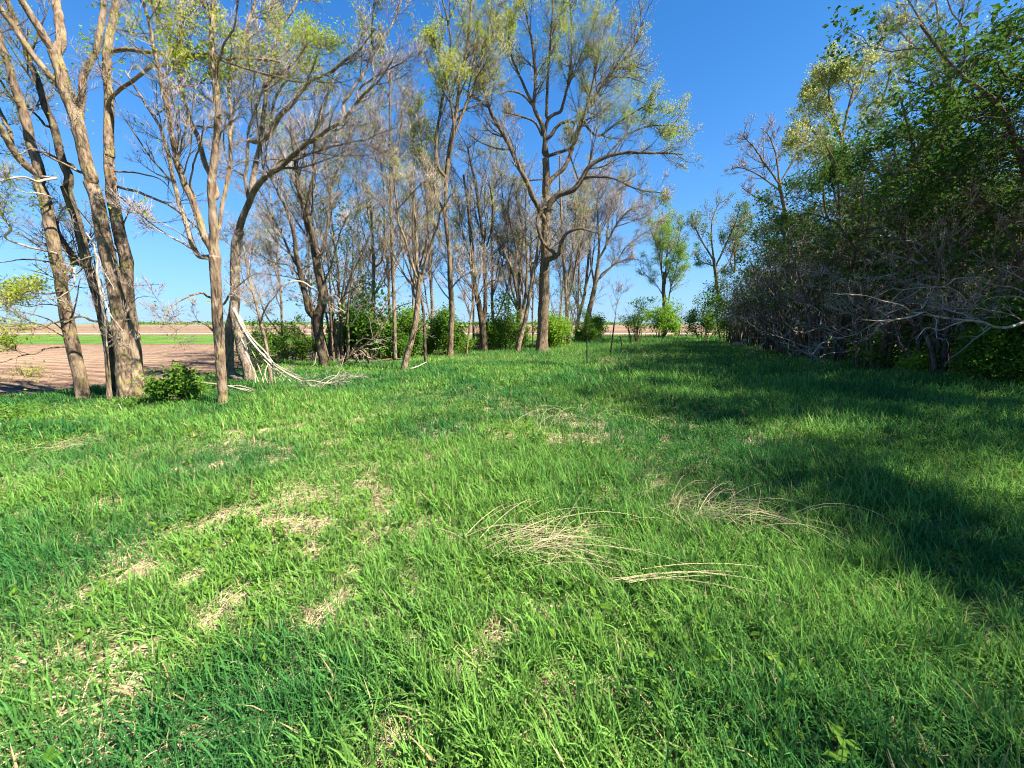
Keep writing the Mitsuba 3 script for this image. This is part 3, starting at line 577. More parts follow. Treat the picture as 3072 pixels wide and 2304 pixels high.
build_tree('sapling', 'thin pale sapling with a bent stem growing out of the end of the brush heap', 'tree', [
    L('Z4', (930, 1425, 915, 1300, 900, 1180, 878, 1050, 850, 950, 815, 800, 765, 620, 742, 480, 715, 350), 36, 14),
    L('Z4', (852, 955, 870, 860, 905, 800, 955, 740, 1010, 650), 16, 6, 0, -.5),
    L('Z4', (790, 720, 720, 620, 700, 500, 760, 330), 10, 4, 0, .4),
    L('Z4', (835, 870, 780, 800, 740, 720), 8, 3, 0, .5),
    ], barkm='bark_tan', seed=8, near=True, twigm='twig_grey', l1=(3, .3), n2=5, n3=4, lmax=1.4, leaves=.0, rmin=.002)
build_tree('leaning_tree', 'slim pale trunk leaning right with a forked crown, alone at the edge of the lawn', 'tree', [
    L('Z5', (140, 1512, 175, 1380, 205, 1280, 240, 1110, 265, 880, 272, 790), 48, 36),
    L('Z5', (278, 810, 305, 730, 350, 580, 372, 500, 400, 420, 420, 335, 452, 290, 500, 200), 26, 9, 0, -.7),
    L('Z5', (268, 800, 255, 730, 250, 600, 240, 450, 232, 300, 225, 150, 230, 0), 26, 9, 0, .7),
    L('Z5', (262, 830, 235, 770, 200, 650, 150, 500, 112, 400, 100, 290, 90, 150, 95, 0), 26, 9, 0, -.4),
    L('Z5', (105, 310, 165, 250, 230, 180, 300, 120, 370, 120), 12, 4, -.4, -1.2),
    L('Z5', (235, 960, 215, 870, 165, 820, 115, 720, 60, 620, 10, 500), 18, 6, .1, .8),
    L('Z5', (380, 480, 360, 300, 340, 150, 350, 0), 10, 5, -.4, .3),
    ], barkm='bark_tan', seed=9, near=True, twigm='twig_mauve', l1=(2.6, .3), n2=6, n3=5, lmax=2.0, leaves=.06, rmin=.0032, leaf_size=.05, clumps=(('Z5', 160, 60, 90, .8), ('Z5', 110, 220, 60, .7), ('Z5', 60, 760, 110, .7), ('Z5', 130, 850, 80, .6)), leafm='leaf_pale')
build_tree('bare_tree', 'thin dark trunk right behind the slim leaning one', 'tree', [
    L('Z5', (310, 1365, 300, 1150, 285, 1000, 240, 850, 225, 700, 215, 480, 225, 200), 24, 10), L('Z5', (235, 900, 170, 700, 120, 560, 60, 380, 40, 150), 14, 6, 0, 1), L('Z5', (240, 800, 300, 640, 330, 420, 320, 250), 12, 5, 0, -1)],
    Y=15.5, barkm='bark_dark', seed=10, twigm='twig_brown', l1=(2.2, .3), n2=5, n3=4, leaves=.03, rmin=.004)
for k, (pts, Y, lab, extra) in enumerate((
    ((180, 1120, 178, 900, 170, 700, 165, 480, 160, 250), 17.0, 'pale pole straight trunk seen between the forked tree and the slim leaning one', ((170, 700, 120, 560, 90, 400), (170, 620, 230, 480, 250, 330))),
    ((1705, 1210, 1715, 900, 1712, 700, 1716, 480, 1700, 200, 1690, 0), 17.5, 'pale straight stem with a dark knot, rising behind the leaning dead trunk', ((1715, 540, 1790, 420, 1830, 300), (1710, 420, 1640, 260, 1600, 80), (1740, 830, 1640, 780, 1560, 690), (1712, 520, 1780, 450, 1800, 200))))):
    view = 'V3' if k == 0 else 'Z4'
    if k == 0: pts = tuple(np.array(pts, float).reshape(-1, 2).dot(np.diag([.6, 1.15])).ravel() + 0)
    L_ = [L(view, pts, 18 if k == 0 else 40, 7 if k == 0 else 14)] + [L(view, tuple(np.array(e, float).reshape(-1, 2).dot(np.diag([.6, 1.15])).ravel()) if k == 0 else e, 8 if k == 0 else 18, 4, 0, (-1) ** q * 1.0) for q, e in enumerate(extra)]
    build_tree('bare_tree', lab, 'tree', L_, Y=Y, barkm='bark_grey', seed=20 + k, twigm='twig_mauve', l1=(2.6, .3), n2=6, n3=5, leaves=.05, rmin=.0042, leafm='leaf_pale', clumps=(('Z4', 1820, 590, 130, .7), ('Z4', 1500, 520, 110, .5), ('Z4', 1700, 130, 150, .3)))
build_tree('bare_tree', 'tall narrow tree with stems rising close together, right of the slim leaning tree', 'tree', [
    L('Z5', (492, 1400, 502, 1200, 508, 1050, 500, 900, 490, 700, 480, 560, 452, 330), 42, 30),
    L('V3', (338, 700, 350, 600, 372, 500, 392, 350, 420, 200, 432, 80, 440, -60, 445, -160), 20, 7, 0, .6),
    L('V3', (338, 740, 300, 700, 285, 600, 308, 450, 330, 340, 350, 200, 330, 60, 300, -60), 16, 6, 0, -.8),
    L('V3', (345, 640, 360, 520, 340, 380, 300, 250, 270, 120), 12, 5, 0, -1.4),
    L('V3', (355, 580, 420, 420, 470, 280, 500, 150, 520, 20), 12, 5, 0, 1.2),
    L('Z5', (500, 900, 560, 830, 640, 780), 12, 4, 0, -.8),
    L('Z5', (495, 640, 400, 520, 330, 420, 240, 380), 10, 4, 0, -1.2),
    L('V3', (330, 900, 270, 760, 235, 620, 210, 480), 10, 4, 0, .9),
    ], Y=19, barkm='bark_brown', seed=11, twigm='twig_mauve', l1=(2.5, .27), n2=6, n3=6, lmax=2.6, leaves=.09, rmin=.0045, leaf_size=.075, leafm='leaf_spring',
    clumps=(('V3', 470, 400, 90, .9), ('V3', 300, 400, 90, .7), ('V3', 210, 420, 60, .4), ('V3', 310, 110, 90, .9), ('V3', 300, 160, 90, .6), ('V3', 540, 180, 90, .6), ('V3', 240, 680, 70, .8), ('V3', 320, 740, 50, .8), ('V3', 420, 60, 80, .5)))
build_tree('bare_tree', 'slender crooked pale stem in front of the bright green bushes', 'tree', [
    L('Z5', (612, 1385, 630, 1250, 645, 1130, 660, 1000, 655, 830, 640, 690, 650, 560), 17, 9), L('Z5', (655, 900, 600, 820, 560, 700), 9, 4, 0, .6), L('Z5', (658, 980, 700, 860, 720, 720, 700, 560), 10, 5, 0, -.6), L('Z5', (640, 1140, 590, 960, 540, 860), 8, 4, 0, .5)],
    barkm='bark_tan', seed=12, twigm='twig_mauve', l1=(3, .32), n2=5, n3=5, leaves=.02, rmin=.004)
build_tree('bare_tree', 'pair of dark trunks close together left of the bright green bushes', 'tree', [
    L('Z5', (742, 1362, 735, 1250, 728, 1150, 700, 1000, 670, 850, 652, 600, 640, 450, 620, 250, 590, 60), 58, 14),
    L('Z5', (735, 1180, 752, 1050, 752, 800, 738, 500, 702, 300, 682, 100, 650, 0, 620, -150), 34, 12, 0, .4),
    L('Z5', (750, 900, 800, 840, 860, 850), 10, 5, 0, -1),
    L('Z5', (745, 620, 790, 480, 800, 300, 780, 120), 14, 6, 0, -.8),
    L('Z5', (665, 700, 600, 560, 570, 380, 540, 200), 16, 6, 0, -.6), L('Z5', (640, 640, 560, 640, 500, 560), 8, 4, 0, -.9)],
    barkm='bark_dark', seed=13, twigm='twig_mauve', l1=(2.3, .28), n2=6, n3=6, leaves=.035, rmin=.0045, leaf_size=.07, lmax=2.4, clumps=(('Z5', 770, 430, 60, .9), ('Z5', 700, 200, 90, .4), ('Z5', 730, 550, 90, .4)))
build_tree('bare_tree', 'dense cluster of dark upright stems fanning out left of the big central tree', 'tree', [
    L('Z5', (1015, 1290, 1012, 1200, 1010, 1120, 1008, 1060), 60, 56),
    L('Z5', (1005, 1080, 960, 800, 900, 650, 860, 560, 830, 480, 780, 380), 22, 8, 0, -1), L('Z5', (1015, 1080, 1000, 850, 1020, 650, 1030, 500, 1005, 350, 980, 200, 960, 60), 26, 9, 0, .4),
    L('Z5', (1030, 1080, 1055, 850, 1062, 700, 1045, 400, 1052, 200, 1040, 0), 24, 8, 0, 1.2), L('Z5', (1000, 1080, 920, 920, 880, 750, 850, 560), 16, 6, 0, .8), L('Z5', (1000, 1080, 945, 880, 935, 700, 900, 400, 880, 200, 870, 50), 18, 7, 0, -.5),
    L('Z5', (1022, 900, 980, 600, 940, 450, 920, 300, 960, 100), 14, 6, 0, -1.2), L('Z5', (960, 640, 900, 560, 860, 500), 8, 4, 0, -1.5)],
    Y=26, barkm='bark_brown', seed=14, twigm='twig_mauve', l1=(2.3, .27), n2=6, n3=6, leaves=.02, rmin=.0055, lmax=2.4, leaf_size=.08)
build_tree('leaning_tree', 'trunk leaning right out of the bright green bushes just left of the big central tree', 'tree', [
    L('Z5', (985, 1345, 1005, 1280, 1030, 1200, 1062, 1050, 1090, 870, 1130, 660, 1150, 480, 1140, 300), 42, 14), L('Z5', (1100, 820, 1150, 650, 1180, 500), 14, 6, 0, 1), L('Z5', (1090, 860, 1080, 700, 1090, 560, 1080, 400), 12, 5, 0, 1)],
    Y=22, barkm='bark_tan', seed=15, twigm='twig_mauve', l1=(2.2, .28), n2=5, n3=5, leaves=.02, rmin=.005)
build_tree('big_tree', 'big tree with a straight furrowed trunk, low crooked limb and fresh green top', 'tree', [
    L('Z5', (1165, 1368, 1170, 1300, 1176, 1200, 1184, 950, 1190, 720, 1195, 500, 1206, 330, 1200, 200, 1202, 60, 1196, -60), 88, 48),
    L('V3', (728, 905, 715, 865, 690, 830, 655, 750, 610, 660, 570, 570, 520, 480, 490, 380, 470, 300, 440, 210), 26, 8, -.1, -1.5),
    L('Z5', (1190, 720, 1220, 690, 1270, 662, 1302, 630, 1312, 560, 1350, 490, 1400, 465, 1455, 455, 1530, 475, 1600, 500), 44, 8, -.1, -1.6),
    L('Z5', (1250, 630, 1215, 600, 1178, 565, 1152, 490, 1132, 400, 1150, 350, 1200, 300), 28, 24, -.5, -.3),
    L('V3', (740, 890, 755, 850, 790, 810, 850, 790, 890, 740, 920, 690, 990, 650, 1070, 630, 1150, 630, 1230, 632, 1310, 640), 27, 6, 0, -1.4),
    L('V3', (890, 742, 950, 735, 1020, 740, 1080, 770, 1140, 790, 1230, 800), 11, 4, -.5, -1.8),
    L('V3', (750, 760, 790, 720, 822, 690, 850, 620, 890, 500, 930, 420, 1000, 320, 1080, 230, 1120, 170, 1150, 90), 20, 6, 0, .9),
    L('V3', (740, 650, 800, 630, 860, 600, 900, 500, 930, 380, 960, 250, 990, 120), 14, 5, 0, -.8),
    L('V3', (738, 560, 762, 480, 800, 470, 822, 400, 850, 280, 852, 100, 842, 0, 835, -70), 16, 5, 0, .3),
    L('V3', (735, 640, 737, 570, 720, 510, 690, 440, 700, 330, 690, 200, 670, 100, 650, 10), 22, 6, 0, -.4),
    L('V3', (728, 560, 700, 510, 650, 488, 600, 470, 575, 465), 10, 4, 0, -1.0),
    L('V3', (690, 440, 650, 400, 600, 380, 550, 392), 9, 4, -.2, -1.2),
    L('V3', (690, 440, 640, 330, 600, 230, 590, 130, 600, 30), 12, 5, -.2, .8),
    L('V3', (745, 480, 750, 330, 762, 180, 770, 30, 765, -60), 13, 5, 0, -.9),
    L('V3', (900, 500, 960, 560, 1050, 500, 1130, 450, 1200, 430), 10, 4, .4, -.6),
    L('V3', (990, 650, 1060, 570, 1150, 530, 1240, 520, 1310, 530), 9, 4, -.8, .2),
    L('V3', (765, 560, 800, 515, 860, 510, 850, 580), 15, 7, -.2, -.6),
    L('V3', (1000, 320, 1060, 320, 1110, 330, 1160, 350), 8, 4, .6, 1.6),
    L('V3', (655, 748, 720, 745, 745, 740), 7, 4, -.4, 0),
    ], barkm='bark_brown', seed=16, near=True, twigm='twig_grey', l1=(2.3, .30), n2=7, n3=7, lmax=2.7, leaves=.05, leaf_size=.065, rmin=.0048, leafm='leaf_spring',
    clumps=(('V3', 800, 110, 90, 1.8), ('V3', 780, 210, 100, 1.5), ('V3', 690, 60, 90, 1.3), ('V3', 640, 120, 70, .7), ('V3', 870, 120, 60, .9), ('V3', 1110, 360, 90, .9), ('V3', 1150, 480, 110, .9), ('V3', 1220, 520, 100, .8), ('V3', 1050, 420, 80, .8), ('V3', 1240, 430, 80, .5), ('V3', 1290, 580, 60, .4), ('V3', 860, 520, 50, .7), ('V3', 800, 590, 40, .6), ('V3', 640, 660, 20, 1.0), ('V3', 950, 60, 100, .3), ('V3', 1100, 60, 100, .25)))
build_tree('bare_tree', 'pale forked trunk with slim straight stems, first to the right of the big central tree', 'tree', [
    L('Z5', (1362, 1312, 1358, 1180, 1352, 1000, 1340, 800, 1322, 600, 1310, 300, 1302, 100, 1300, -80), 36, 10),
    L('Z5', (1352, 1010, 1400, 850, 1430, 650, 1480, 500, 1520, 300), 22, 7, 0, -.8), L('Z5', (1350, 960, 1370, 780, 1400, 560, 1420, 380, 1400, 200), 18, 7, 0, 1), L('Z5', (1320, 620, 1260, 420, 1240, 250), 10, 5, 0, 1)],
    barkm='bark_tan', seed=17, twigm='twig_mauve', l1=(2.3, .27), n2=6, n3=6, leaves=.03, rmin=.0062, lmax=2.8, leaf_size=.09)
build_tree('bare_tree', 'middle trunk of the three pale ones right of the big central tree', 'tree', [
    L('Z5', (1425, 1285, 1430, 1160, 1455, 1050, 1482, 950, 1505, 760, 1525, 560, 1560, 360, 1600, 150), 32, 9), L('Z5', (1490, 900, 1530, 760, 1560, 560, 1580, 380), 13, 6, 0, -1), L('Z5', (1470, 980, 1440, 820, 1450, 640, 1430, 440), 12, 6, 0, 1.2), L('Z5', (1440, 1080, 1400, 930, 1380, 800), 9, 5, 0, -1)],
    barkm='bark_brown', seed=18, twigm='twig_mauve', l1=(2.3, .27), n2=6, n3=6, leaves=.02, rmin=.0065, lmax=2.8)
build_tree('bare_tree', 'spreading mauve grey tree, right of the three pale trunks near the posts', 'tree', [
    L('Z5', (1488, 1290, 1498, 1180, 1515, 1080, 1545, 950, 1565, 850, 1580, 750), 44, 32),
    L('Z5', (1570, 830, 1590, 700, 1640, 600, 1710, 450, 1780, 350, 1850, 300, 1950, 285), 22, 6, 0, -1.5), L('Z5', (1578, 780, 1595, 560, 1580, 350, 1590, 150, 1600, 30), 20, 7, 0, .4), L('Z5', (1565, 860, 1640, 780, 1720, 700, 1790, 590, 1900, 510, 2000, 440), 18, 5, 0, .8),
    L('Z5', (1560, 900, 1530, 700, 1520, 500, 1490, 300, 1480, 120), 16, 6, 0, 1.4), L('Z5', (1640, 600, 1660, 400, 1700, 220, 1780, 130), 12, 5, -.5, -1.5), L('Z5', (1720, 440, 1840, 400, 1960, 350, 2080, 230), 10, 4, -1, -.2), L('Z5', (1590, 500, 1680, 300, 1740, 160, 1850, 120), 12, 5, .2, 1.5),
    L('Z5', (1600, 800, 1700, 720, 1800, 680, 1900, 690), 9, 4, 0, -1.6)],
    barkm='bark_tan', seed=19, twigm='twig_mauve', l1=(2.8, .32), n2=7, n3=7, leaves=.015, rmin=.0068, lmax=3.4, leaf_size=.09)

# ------------------------------------------------------------------ the shady thicket along the right side
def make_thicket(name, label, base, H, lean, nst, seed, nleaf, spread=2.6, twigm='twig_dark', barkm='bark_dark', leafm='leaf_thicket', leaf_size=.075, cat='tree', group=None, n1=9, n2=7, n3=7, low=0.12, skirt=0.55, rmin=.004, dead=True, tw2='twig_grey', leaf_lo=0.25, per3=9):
    """a many-stemmed small tree with arching limbs, a tangle of twigs below and leaves above"""
    rng = np.random.default_rng(seed)
    key = thing(name, label, cat, group)
    b = np.array([base[0], base[1], height(base[0], base[1]) - 0.05])
    Ps, Rs = [], []
    for k in range(nst):
        a = 2 * np.pi * (k + rng.uniform(-.3, .3)) / nst
        r0 = rng.uniform(0.1, 0.45)
        p = b + np.array([np.cos(a) * r0, np.sin(a) * r0, 0])
        out = np.array([np.cos(a), np.sin(a), 0]) * rng.uniform(0.25, 1.0) * spread + np.array([lean[0], lean[1], 0]) * rng.uniform(0.4, 1.2)
        h = H * rng.uniform(0.62, 1.0)
        t = np.linspace(0, 1, 8)[:, None]
        P = p + out * t ** 1.5 + np.array([0, 0, h]) * (t - 0.12 * t ** 3) + np.cumsum(rng.normal(0, 0.11, (8, 3)), 0) * t ** .5 * H / 9
        R = np.linspace(rng.uniform(0.06, 0.13), 0.018, 8) * H / 9
        P2, R2, Ln = smoothline(P, R, 24); Ps.append(P2); Rs.append(R2)
        part(key, 'trunk' if k == 0 else 'stem', sweep(*smoothline(P2, R2, int(np.clip(Ln / .12, 20, 60)))[:2], 9 if base[1] < 20 else 6, 0.10, seed + k, (3, 3.2)), barkm)
    P, R = np.array(Ps), np.array(Rs)
    P1, R1 = sprout(P, R, rng, n1, low, 1.0, 0.42, 62, 9, 0.03, 0.22, 0.55, 0.4, 3.6, .011, droop=.02, thick=.018)
    P2, R2 = sprout(P1, R1, rng, n2, 0.1, 1.0, 0.5, 50, 7, 0.02, 0.26, 0.65, 0.25, 1.7, .0065)
    P3, R3 = sprout(P2, R2, rng, n3, 0.05, 1.0, 0.55, 45, 2, 0.03, 0.25, 0.75, 0.16, 0.8, rmin)
    part(key, 'branches', join([tubes(P1, R1, 5), tubes(P2[:, ::2], R2[:, ::2], 3)]), barkm, stuff=True)
    hz = P3[:, 0, 2]
    pale = (rng.random(len(P3)) < 0.30) & (hz < 0.45 * H)
    part(key, 'twigs', cones(P3[~pale], R3[~pale]), twigm, stuff=True)
    if dead: part(key, 'dead_twigs', cones(P3[pale], R3[pale] * 1.3), tw2, stuff=True, label='pale dead twigs in the lower tangle')
    pt = np.repeat(np.concatenate([P3.reshape(-1, 3), P2[:, 2:].reshape(-1, 3)]), 4, 0); pt = pt + rng.normal(0, leaf_size * 1.6, pt.shape)
    z = (pt[:, 2] - b[2]) / H
    w = np.clip((z - leaf_lo) / 0.25, 0.06, 1) * np.clip(9 * (meshkit.fbm(pt * 0.85 + seed * 3, 3, seed) - 0.43), 0.01, 2)
    n = min(nleaf, len(pt)); sel = rng.choice(len(pt), n, replace=False, p=w / w.sum())
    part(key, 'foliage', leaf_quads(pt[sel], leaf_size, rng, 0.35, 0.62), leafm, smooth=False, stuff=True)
    return key, P1, R1
def twin(src_key, name, label, cat, move, rot, scale=1.0, group=None):
    key = thing(name, label, cat, group)
    a, b = move; c, d = rot[1]
    m = T().translate([a, b, 0]).rotate([0, 0, 1], rot[0]).scale([scale, scale, scale]).translate([-c, -d, 0])
    for k in [k for k in scene if k.startswith(src_key + '__')]:
        scene[key + k[len(src_key):]] = {**scene[k], 'to_world': m}
        if k in labels: labels[key + k[len(src_key):]] = dict(labels[k])
    return key
S = {}
spec = [((14.3, 9.6), 11.0, (-1.8, -0.3), 9, 22000, 'dark leafy thicket tree with thick crooked limbs, nearest in view of its row'),
        ((15.0, 13.8), 10.9, (-1.8, 0), 9, 21000, 'dark many stemmed thicket tree second along the row, above the pale fallen limb'),
        ((16.2, 18.6), 11.2, (-1.6, 0), 9, 24000, 'tall rounded thicket tree third along the shady row, its left side in full dark leaf'),
        ((18.0, 24.0), 10.4, (-1.4, 0), 8, 13000, 'browner thinly leafed thicket tree fourth along the shady row'),
        ((19.4, 29.5), 8.2, (-1.2, 0), 8, 9500, 'twiggy brown thicket tree fifth along the row where it drops toward the gap')]
for k, (b, H, lean, ns, nl, lab) in enumerate(spec):
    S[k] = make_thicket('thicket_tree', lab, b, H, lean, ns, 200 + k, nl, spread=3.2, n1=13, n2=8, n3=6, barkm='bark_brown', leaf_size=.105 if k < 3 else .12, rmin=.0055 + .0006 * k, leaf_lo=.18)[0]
labs = ['thicket tree of the back row, behind the nearest one at the right edge', 'thicket tree of the back row, between the second and third in front', 'thicket tree of the back row behind the third one']
for k, (sk, mv, rot, sc) in enumerate(((1, (19.4, 12.2), 140, 1.0), (2, (22.0, 18.5), 75, 1.05), (1, (23.6, 25.0), 250, 1.0))):
    twin(S[sk], 'thicket_tree', labs[k], 'tree', mv, (rot, spec[sk][0]), sc)
for k, (sk, mv, rot, sc) in enumerate(((2, (13.8, 4.0), 200, 1.25), (0, (14.2, -1.6), 60, 1.2), (2, (14.0, -6.5), 310, .95))):
    twin(S[sk], 'thicket_tree', ('thicket tree continuing the shady row beside the camera', 'thicket tree of the row level with the camera', 'thicket tree of the row behind the camera')[k], 'tree', mv, (rot, spec[sk][0]), sc)
# pale bare fallen limbs in front of the thicket
def dead_limb(label, view, lines, Y, seed, per=3.0, cat='dead branch', name='dead_branch', l=0.28, n2=4, m='dead_wood', ground=False, tw='twig_grey', rmin=.003, wig=.3):
    rng = np.random.default_rng(seed); key = thing(name, label, cat)
    Ps, Rs = [], []
    for k, (pts, w0, w1, d0, d1) in enumerate(lines):
        q = np.array(pts, float).reshape(-1, 2); u, v = src(view, q[:, 0], q[:, 1]); s = np.linspace(0, 1, len(q)); dep = Y + d0 + (d1 - d0) * s
        P = at(u, v, dep); R = girth(w0 + (w1 - w0) * s, view, u, v, dep)
        P[:, 2] = np.maximum(P[:, 2], height(P[:, 0], P[:, 1]) + R * 0.5)
        P2, R2, Ln = smoothline(P, R, 24); Ps.append(P2); Rs.append(R2)
        part(key, 'stem' if k == 0 else 'limb', sweep(*smoothline(P2, R2, int(np.clip(Ln / (.004 * Y), 14, 120)))[:2], int(np.clip(R2.max() * 900 / Y, 6, 20)), 0.07, seed + k, (2, 2)), m)
    P, R = np.array(Ps), np.array(Rs)
    lens = np.linalg.norm(np.diff(P, axis=1), axis=2).sum(1)
    if per:
        P1, R1 = sprout(P, R, rng, per * lens, 0.1, 1.0, l, 55, 7, 0.02, wig, 0.6, 0.12, 1.1, rmin * 1.5)
        P2, R2 = sprout(P1, R1, rng, n2, 0.1, 1.0, 0.5, 48, 5, 0.02, wig, 0.7, 0.08, 0.6, rmin)
        part(key, 'twigs', join([tubes(P1, R1, 4), tubes(P2, R2, 3)]), tw, stuff=True)
    return key
dead_limb('long pale bare limb with peeled bark reaching low out of the thicket', 'Z7', [
    ((1900, 1000, 1818, 1030, 1740, 1060, 1680, 1068, 1610, 1060, 1540, 1030, 1440, 1020, 1300, 1005, 1200, 985, 1155, 965, 1060, 1000, 950, 1015, 850, 1022, 740, 1016), 34, 8, .3, -1.4),
    ((1150, 968, 1070, 968, 1040, 940, 990, 915, 880, 890, 760, 855, 640, 850, 510, 838), 14, 5, -.8, -1.6),
    ((1440, 1022, 1340, 1050, 1260, 1085, 1170, 1070, 1100, 1150), 18, 6, -.3, -1.1)], 8.3, 301, 2.2, n2=5)
dead_limb('second pale crooked limb forking above the long one in the thicket shade', 'Z7', [
    ((1900, 1090, 1818, 1035, 1740, 985, 1600, 955, 1490, 940, 1380, 945, 1310, 930, 1280, 890, 1240, 845), 13, 5, .6, -.6),
    ((1400, 945, 1430, 910, 1420, 870, 1350, 815, 1290, 800, 1140, 802, 1020, 820, 950, 880, 900, 940), 12, 5, -.2, -1.0),
    ((1140, 803, 1060, 860, 960, 900), 7, 3, -.5, -1.0), ((1020, 820, 940, 810, 860, 850, 780, 880), 7, 3, -.8, -1.4)], 8.7, 302, 2.4, n2=5)
dead_limb('bare arching boughs at the right edge above the fallen limb', 'Z7', [
    ((1920, 900, 1818, 835, 1740, 800, 1650, 790, 1560, 770, 1450, 738, 1370, 742, 1320, 778, 1280, 800), 14, 5, .2, -.9),
    ((1900, 950, 1800, 870, 1700, 860, 1600, 870, 1540, 900), 12, 5, 0, -.7), ((1900, 800, 1800, 740, 1700, 690, 1600, 650, 1470, 565), 12, 4, 0, -.5), ((1850, 700, 1740, 660, 1650, 680), 9, 4, 0, -.5)], 8.0, 303, 2.2, n2=5)
dead_limb('grey dead branches fanning low over the grass under the third thicket tree', 'Z7', [
    ((720, 1210, 620, 1140, 480, 1170, 400, 1250, 290, 1190, 170, 1160), 14, 5, 0, -1.5), ((640, 1230, 520, 1240, 450, 1270, 380, 1305), 12, 4, 0, -1.6), ((620, 1120, 480, 1070, 350, 1100, 240, 1040, 190, 960), 12, 4, 0, -1.2), ((700, 1100, 560, 1040, 420, 930, 300, 900), 11, 4, 0, -1.2), ((560, 1200, 400, 1200, 200, 1130, 40, 1080), 12, 4, .5, -.6),
    ((860, 1180, 760, 1150, 640, 1180), 12, 5, 0, -.8), ((420, 720, 340, 690, 300, 680), 14, 8, .5, 0), ((640, 760, 560, 720, 440, 700, 330, 690), 16, 8, .5, -.5)], 13.2, 304, 2.6, n2=6, rmin=.0045)
dead_limb('heap of grey sticks at the foot of the thicket far along the lawn', 'Z6', [
    ((2200, 600, 2080, 690, 1980, 740, 1920, 760), 16, 6, 0, -1), ((2150, 720, 2020, 700, 1880, 720, 1800, 760), 12, 5, 0, -1), ((2212, 480, 2120, 500, 2090, 470), 12, 5, 0, -.5), ((2000, 640, 1900, 600, 1860, 640), 12, 5, 0, .5), ((2180, 560, 2040, 560, 1940, 610), 10, 4, .3, -.6)], 19.5, 305, 3.0, n2=6, rmin=.006)
# ------------------------------------------------------------------ trees behind the thicket and at the end of the clearing
build_tree('bare_tree', 'pale yellow green tree in young leaf rising sunlit behind the thicket', 'tree', [
    L('V4', (800, 1050, 770, 900, 730, 750, 690, 640, 668, 520), 30, 18), L('V4', (680, 560, 640, 440, 620, 350, 640, 250), 14, 5, 0, -2), L('V4', (670, 540, 700, 400, 740, 280, 790, 180), 14, 5, 0, 1), L('V4', (700, 660, 600, 560, 540, 470, 510, 400), 12, 5, 0, 1.5), L('V4', (730, 720, 640, 620, 560, 560, 510, 540), 10, 4, 0, -2), L('V4', (690, 620, 780, 480, 840, 340, 860, 220), 12, 5, 0, 2), L('V4', (660, 520, 580, 380, 560, 320), 9, 4, 0, 2)],
    Y=29, ground=False, barkm='bark_grey', seed=31, twigm='twig_grey', l1=(2.2, .32), n2=6, n3=6, rmin=.008, lmax=3.2, leaves=.4, leaf_size=.12, leafm='leaf_pale', clumps=(('V4', 640, 250, 90, .9), ('V4', 780, 240, 90, 1.1), ('V4', 560, 430, 90, .8), ('V4', 560, 520, 90, .6), ('V4', 700, 350, 110, .6), ('V4', 800, 170, 60, .9)))
build_tree('bare_tree', 'leafless mauve grey tree behind the thicket, between the yellow green one and the gap', 'tree', [
    L('V4', (480, 1000, 460, 850, 440, 750, 430, 690), 20, 14), L('V4', (435, 710, 370, 620, 330, 560, 290, 520), 9, 4, 0, -2), L('V4', (432, 700, 420, 600, 400, 540, 380, 500), 10, 4, 0, 2), L('V4', (436, 700, 480, 620, 510, 560, 540, 520), 9, 4, 0, 1), L('V4', (440, 740, 360, 680, 300, 650, 260, 640), 8, 4, 0, 1), L('V4', (450, 760, 520, 680, 580, 620, 640, 590), 8, 4, 0, -2), L('V4', (445, 800, 350, 760, 290, 720), 8, 4, 0, -1)],
    Y=37, ground=False, barkm='bark_grey', seed=32, twigm='twig_mauve', l1=(2.0, .36), n2=6, n3=6, rmin=.0095, lmax=3.2, leaves=.0)
build_tree('bare_tree', 'tall bare grey tree reaching the top of the picture behind the thicket', 'tree', [
    L('V4', (1150, 800, 1120, 500, 1080, 300, 1050, 180), 34, 18), L('V4', (1065, 240, 1000, 120, 950, 40, 900, -40), 12, 5, 0, -2), L('V4', (1055, 200, 1040, 80, 1020, -60), 12, 5, 0, 1), L('V4', (1070, 260, 960, 180, 890, 120, 840, 90), 10, 4, 0, 2), L('V4', (1080, 300, 980, 250, 900, 220, 850, 240), 9, 4, 0, -1), L('V4', (1070, 240, 1120, 100, 1150, -40), 10, 4, 0, -1)],
    Y=25, ground=False, barkm='bark_grey', seed=33, twigm='twig_grey', l1=(2.3, .34), n2=6, n3=6, rmin=.0075, lmax=3.2, leaves=.12, leaf_size=.1, leafm='leaf_pale')
build_tree('bare_tree', 'half leafed tree with dark tufts at the far end of the thicket row', 'tree', [
    L('V4', (200, 1150, 192, 1080, 185, 1030, 180, 990), 16, 12), L('V4', (182, 1000, 140, 930, 110, 870, 95, 820), 8, 4, 0, -1), L('V4', (182, 1000, 170, 900, 180, 830, 200, 780), 8, 4, 0, 2), L('V4', (186, 1020, 230, 930, 260, 860, 280, 800), 8, 4, 0, -2), L('V4', (190, 1050, 240, 1000, 270, 930, 310, 850), 8, 4, 0, 2), L('V4', (184, 1020, 130, 1000, 100, 960), 6, 3, 0, 1), L('V4', (260, 1040, 262, 930, 280, 850), 8, 4, 2, 3)],
    Y=46, ground=False, barkm='bark_brown', seed=34, twigm='twig_grey', l1=(2.0, .36), n2=6, n3=6, rmin=.011, lmax=3.0, leaves=.16, leaf_size=.14, leafm='leaf_bush', clumps=(('V4', 200, 800, 60, .5), ('V4', 110, 830, 50, .6), ('V4', 180, 930, 50, .9), ('V4', 140, 1000, 40, .7)))
